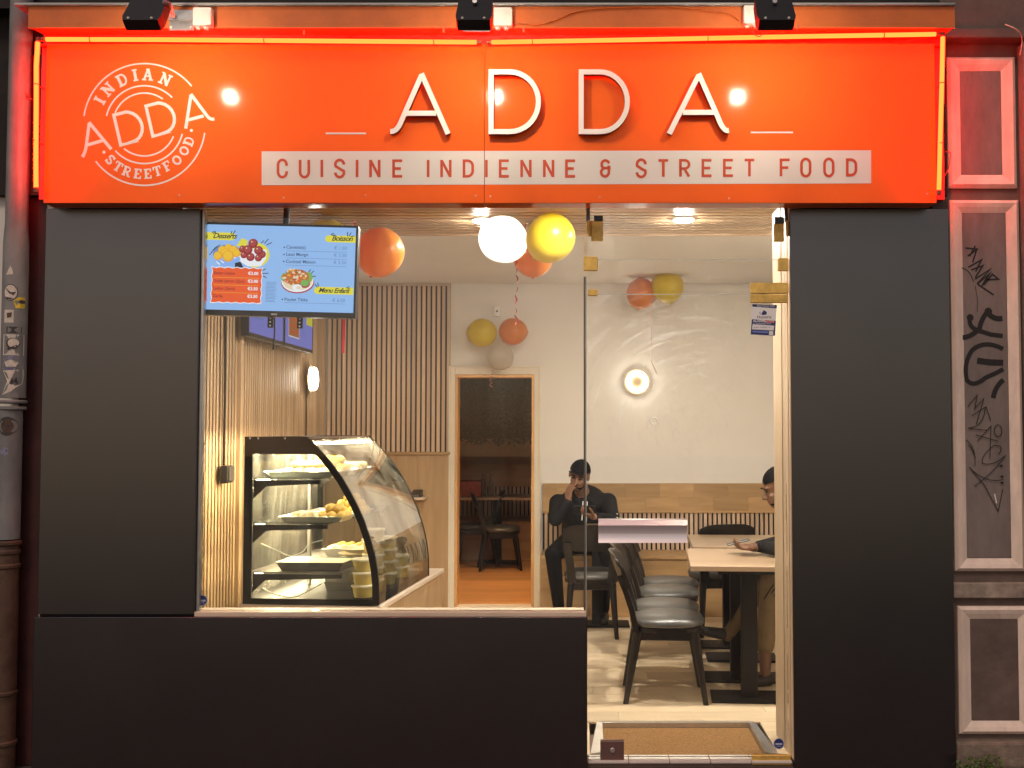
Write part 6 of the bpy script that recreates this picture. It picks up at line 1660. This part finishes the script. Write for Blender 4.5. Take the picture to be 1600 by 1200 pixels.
def rot_face(dirv, up=(0, 0, 1), roll=0):
    x_ = Vector(dirv).normalized(); y_ = Vector(up).cross(x_).normalized(); z = x_.cross(y_)
    M_ = Matrix((x_, y_, z)).transposed()
    return M_ @ Matrix.Rotation(R(roll), 3, 'X')
# ---- man on the bench, cheek on his hand, looking down at a phone
hc = at(905, 743, 3.60)
Rm = rot_face((-0.22, -0.90, -0.30), roll=-13)
J = M_JACKET
shL, shR = at(872, 786, 3.76), at(950, 784, 3.76)
elL, elR = at(868, 812, 3.50), at(957, 815, 3.52); elL.z = max(elL.z, 0.83); 
wrL = at(888, 783, 3.50); wrR = at(930, 808, 3.36)
segs = head_segs(hc, Rm, M_SKIN)
neck = Vector(((shL.x + shR.x) / 2, 3.77, (shL.z + shR.z) / 2 + 0.045))
pel = Vector((0.0, 3.93, 0.62))
segs += [('c', neck, 0.062, tuple(Vector(hc) + Rm @ Vector((-0.03, 0, -0.05))), 0.056, M_SKIN),
         ('e', tuple(pel), (0.185, 0.15, 0.13), None, M_TROUS), ('e', tuple(pel + Vector((0, -0.03, 0.16))), (0.185, 0.145, 0.17), None, J),
         ('e', (0.0, 3.82, 0.89), (0.215, 0.145, 0.20), None, J), ('c', tuple(shL + Vector((0.045, 0, -0.01))), 0.085, tuple(shR + Vector((-0.045, 0, -0.01))), 0.085, J),
         ('c', tuple(neck + Vector((-0.02, 0.03, -0.02))), 0.088, tuple(shL + Vector((0.03, 0, -0.01))), 0.078, J), ('c', tuple(neck + Vector((0.02, 0.03, -0.02))), 0.088, tuple(shR + Vector((-0.03, 0, -0.01))), 0.078, J),
         ('c', tuple(neck + Vector((-0.07, 0.05, 0.0))), 0.045, tuple(neck + Vector((0.07, 0.05, 0.0))), 0.045, J), ('e', tuple(neck + Vector((0, 0.085, 0.0))), (0.125, 0.07, 0.095), None, J),
         ('c', tuple(neck + Vector((-0.085, 0.04, 0.015))), 0.036, tuple(neck + Vector((-0.05, -0.08, -0.03))), 0.03, J), ('c', tuple(neck + Vector((0.085, 0.04, 0.015))), 0.036, tuple(neck + Vector((0.05, -0.08, -0.03))), 0.03, J),
         ('c', tuple(shL), 0.075, tuple(elL), 0.060, J), ('c', tuple(elL), 0.058, tuple(wrL.lerp(elL, 0.12)), 0.042, J),
         ('c', tuple(shR), 0.075, tuple(elR), 0.060, J), ('c', tuple(elR), 0.058, tuple(wrR.lerp(elR, 0.12)), 0.042, J)]
# legs: bench seat to the floor
for (hx, kn, ft_) in ((-0.12, at(864, 866, 3.42), Vector((-0.20, 3.52, 0.05))), (0.12, Vector((0.17, 3.42, 0.58)), Vector((0.16, 3.50, 0.05)))):
    hip = Vector((hx, 3.88, 0.60))
    segs += [('c', tuple(hip), 0.095, tuple(kn), 0.068, M_TROUS), ('c', tuple(kn), 0.066, tuple(ft_ + Vector((0, 0.03, 0.06))), 0.046, M_TROUS), ('c', tuple(ft_ + Vector((0, 0.03, 0.0))), 0.045, tuple(ft_ + Vector((0, -0.15, -0.012))), 0.036, M_SHOE)]
def hand(wrist, dirv, nrm, m, curl=(0.5, 0.6), k=1.0, spread=0.10, thumb=1):
    """palm and five separate, bent fingers. dirv: wrist to knuckles; nrm: out of the palm; thumb: which side"""
    d_ = Vector(dirv).normalized(); n_ = Vector(nrm); n_ = (n_ - d_ * n_.dot(d_)).normalized(); s_ = d_.cross(n_).normalized() * thumb
    w_ = Vector(wrist); S_ = [('c', tuple(w_ - d_ * 0.02 * k), 0.026 * k, tuple(w_ + d_ * 0.02 * k), 0.026 * k, m)]
    Mh = Matrix((d_, s_, n_)).transposed()
    S_.append(('e', tuple(w_ + d_ * 0.055 * k), (0.048 * k, 0.040 * k, 0.016 * k), Mh, m))
    for i, (ln, off) in enumerate(((0.066, 0.030), (0.075, 0.010), (0.070, -0.011), (0.055, -0.030))):
        b = w_ + d_ * (0.092 - 0.006 * (i == 3)) * k + s_ * off * k; q = d_ + s_ * spread * (1 - i * 0.66); q.normalize()
        p = b; ang = 0.15
        for j, f_ in enumerate((0.45, 0.32, 0.23)):
            ang += curl[0] if j == 0 else curl[1]
            e = p + (q * math.cos(ang) + n_ * math.sin(ang)) * ln * f_ * k
            S_.append(('c', tuple(p), (0.0095 - 0.0009 * j) * k, tuple(e), (0.0088 - 0.0010 * j) * k, m)); p = e
    p = w_ + d_ * 0.028 * k + s_ * 0.030 * k; q = (d_ * 0.55 + s_ * 0.75 + n_ * 0.35).normalized()
    for j, ln in enumerate((0.038, 0.032, 0.024)):
        e = p + q * ln * k; S_.append(('c', tuple(p), (0.013 - 0.0015 * j) * k, tuple(e), (0.0115 - 0.0015 * j) * k, m)); p = e; q = (q + d_ * 0.35 + n_ * 0.12).normalized()
    return S_
up_ = (Vector(hc) + Rm @ Vector((0.05, -0.05, -0.01))) - wrL
segs += hand(wrL, (0.012, -0.015, 0.13), (0.75, 0.55, 0), M_SKIN, (0.30, 0.50), 0.95, 0.12, 1)
segs += hand(wrR, (-0.75, -0.25, 0.22), (0.0, 0.25, 1.0), M_SKIN, (0.5, 0.55), 1.0, 0.08, -1)
man = person('person', segs, 'seated person in a black jacket and dark cap resting a cheek on one hand', 0.006, (0.0, 3.9, 0.0))
eyes(man, hc, Rm)
capd = shell('cap', hc, Rm, [((-0.014, 0, 0.032), (0.103, 0.086, 0.098), None)], M_CAP, man, 1.0, lambda q: q.z > 0.040 + 0.15 * q.x)
bm_ = MB(); pts = []
for i in range(13):
    a_ = R(-75 + 150 * i / 12); pts.append((0.062 + 0.085 * math.cos(a_) * 0.9, 0.078 * math.sin(a_)))
vs_ = [Vector(hc) + Rm @ Vector((x_, y_, 0.050 + 0.012 * (1 - (y_ / 0.078) ** 2))) for x_, y_ in pts]; vs_ += [v + Rm @ Vector((0, 0, 0.006)) for v in vs_]; n_ = len(pts)
bm_.add(vs_, [list(range(n_))[::-1], list(range(n_, 2 * n_))] + [(i, (i + 1) % n_, n_ + (i + 1) % n_, n_ + i) for i in range(n_)]).build('brim', M_CAP, capd)
shell('hair', hc, Rm, [((-0.020, 0, 0.012), (0.094, 0.082, 0.080), None)], M_HAIR, man, 1.0, lambda q: q.x < -0.01 and q.z < 0.06 and q.z > -0.055)
shell('beard', hc, Rm, [((0.023, 0, -0.042), (0.070, 0.063, 0.078), None)], M_HAIR, man, 1.0, lambda q: q.z < -0.074 and q.x > -0.01)
for (f_, sz) in ((0.45, 0.020), (0.66, 0.026), (0.84, 0.018)):
    p = shR.lerp(elR, f_) + Vector((0.032, -0.070 + 0.010 * f_, 0.010))
    MB().ell(p, (sz, 0.014, 0.008), None, 12, 8).build('sleeve_print', M_PRINT, man, True)
MB().tube([neck + Vector((0.035, -0.10, -0.03)), neck + Vector((0.03, -0.155, -0.12)), neck + Vector((0.025, -0.16, -0.20))], 0.0045, None, 8).build('drawstring', M_PRINT, man, True)
MB().tube([neck + Vector((0.0, -0.10, -0.03)), neck + Vector((-0.005, -0.155, -0.12)), neck + Vector((-0.01, -0.16, -0.18))], 0.0045, None, 8).build('drawstring', M_PRINT, man, True)
ph = empty('phone', wrR + Vector((-0.09, -0.02, 0.055)), 'black phone held by the person in the black jacket', 'phone')
Mp = Matrix.Translation(wrR + Vector((-0.085, -0.015, 0.062))) @ Matrix.Rotation(R(35), 4, 'X')
MB().box((-0.085, -0.004, -0.038), (0.085, 0.004, 0.038), None, 0.003, Mp).build('casing', M_PLASTIC, ph)
MB().box((-0.079, 0.0042, -0.033), (0.079, 0.005, 0.033), None, 0, Mp).build('glass', mat('phone_glass', (0.02, 0.02, 0.025), 0.1), ph)
# ---- man behind the door jamb, in profile, hand with a phone on the near table
hc2 = Vector((1.188, 1.45, at(1222, 762, 1.45).z))
Rm2 = rot_face((-0.93, -0.05, -0.36), roll=0)
segs = head_segs(hc2, Rm2, M_SKIN2, 1.03)
neck2 = Vector((1.275, 1.45, 1.07)); pel2 = Vector((1.50, 1.46, 0.60))
shN, shF = Vector((1.36, 1.27, 1.02)), Vector((1.38, 1.64, 1.02))
wr2 = atz(1181, 856, 0.812); elN = Vector((1.27, 1.20, 0.835))
segs += [('c', tuple(neck2 + Vector((0.02, 0, -0.03))), 0.064, tuple(hc2 + Rm2 @ Vector((-0.035, 0, -0.05))), 0.057, M_SKIN2),
         ('e', tuple(pel2), (0.15, 0.18, 0.125), None, M_KHAKI), ('e', (1.46, 1.455, 0.78), (0.14, 0.18, 0.18), None, J), ('e', (1.40, 1.455, 0.93), (0.135, 0.205, 0.16), None, J),
         ('c', tuple(shN + Vector((0, 0.04, 0))), 0.075, tuple(shF + Vector((0, -0.04, 0))), 0.075, J), ('e', tuple(neck2 + Vector((0.035, 0, -0.02))), (0.075, 0.10, 0.05), None, J),
         ('c', tuple(shN), 0.068, tuple(elN), 0.054, J), ('c', tuple(elN), 0.053, tuple(wr2 + Vector((0.03, 0, 0.006))), 0.037, J),
         ('c', tuple(shF), 0.068, (1.26, 1.66, 0.84), 0.054, J), ('c', (1.26, 1.66, 0.84), 0.052, (1.08, 1.55, 0.825), 0.036, J)]
kn2 = Vector((1.13, 1.40, 0.63)); an2 = Vector((1.085, 1.38, 0.10))
segs += [('c', (1.46, 1.40, 0.58), 0.092, tuple(kn2), 0.068, M_KHAKI), ('c', tuple(kn2), 0.066, tuple(an2 + Vector((0.0, 0, 0.16))), 0.058, M_KHAKI), ('c', tuple(an2 + Vector((0, 0, 0.15))), 0.040, tuple(an2), 0.033, M_SKIN2),
         ('c', tuple(an2 + Vector((0.02, 0, -0.048))), 0.038, tuple(an2 + Vector((-0.10, 0, -0.066))), 0.030, M_SHOE)]
kn3 = Vector((1.10, 1.60, 0.58)); an3 = Vector((0.90, 1.62, 0.27))
segs += [('c', (1.46, 1.55, 0.58), 0.092, tuple(kn3), 0.068, M_KHAKI), ('c', tuple(kn3), 0.064, tuple(an3), 0.042, M_KHAKI), ('c', tuple(an3 + Vector((0.01, 0, 0.0))), 0.040, tuple(an3 + Vector((-0.15, 0, 0.025))), 0.030, M_SHOE)]
segs += hand(wr2, (-1, 0.05, 0.02), (0.0, 0.35, 0.9), M_SKIN2, (0.42, 0.42), 1.0, 0.06, 1)
segs += hand((1.06, 1.54, 0.823), (-1, -0.2, 0.0), (0, -0.3, 0.9), M_SKIN2, (0.4, 0.4), 1.0, 0.06, -1)
man2 = person('person', segs, 'seated person with short black hair in profile behind the door jamb, in khaki trousers', 0.006, (1.5, 1.46, 0.0))
eyes(man2, hc2, Rm2, 1.03)
shell('hair', hc2, Rm2, [((-0.016, 0, 0.034), (0.101, 0.081, 0.094), None)], M_HAIR, man2, 1.03, lambda q: (q.z > 0.052 and q.x < 0.075) or (q.x < 0.0 and q.z > -0.03))
shell('beard', hc2, Rm2, [((0.023, 0, -0.040), (0.0715, 0.062, 0.077), None)], M_HAIR, man2, 1.03, lambda q: q.z < -0.066 or (q.x < 0.04 and q.z < -0.01 and q.x > 0.0))
for k, dx in enumerate((0.0, 0.014, 0.028)):      # three dark stripes on the shin
    p = kn2.lerp(an2, 0.12) + Vector((-0.02 + dx, -0.067, 0.03 - dx))
    MB().tube([p + Vector((0.06, 0.03, 0.055)), p + Vector((0.02, 0.0, 0.02)), p + Vector((-0.03, 0.012, -0.06))], 0.0032, None, 6).build('trouser_stripe', M_TROUS, man2, True)
ph2 = empty('phone', wr2 + Vector((-0.1, 0, 0.02)), 'dark phone in the hand resting on the near table', 'phone')
Mp = Matrix.Translation(wr2 + Vector((-0.105, 0.02, 0.034))) @ Matrix.Rotation(R(-14), 4, 'Y')
MB().box((-0.072, -0.036, -0.004), (0.072, 0.036, 0.004), None, 0.003, Mp).build('casing', M_PLASTIC, ph2)
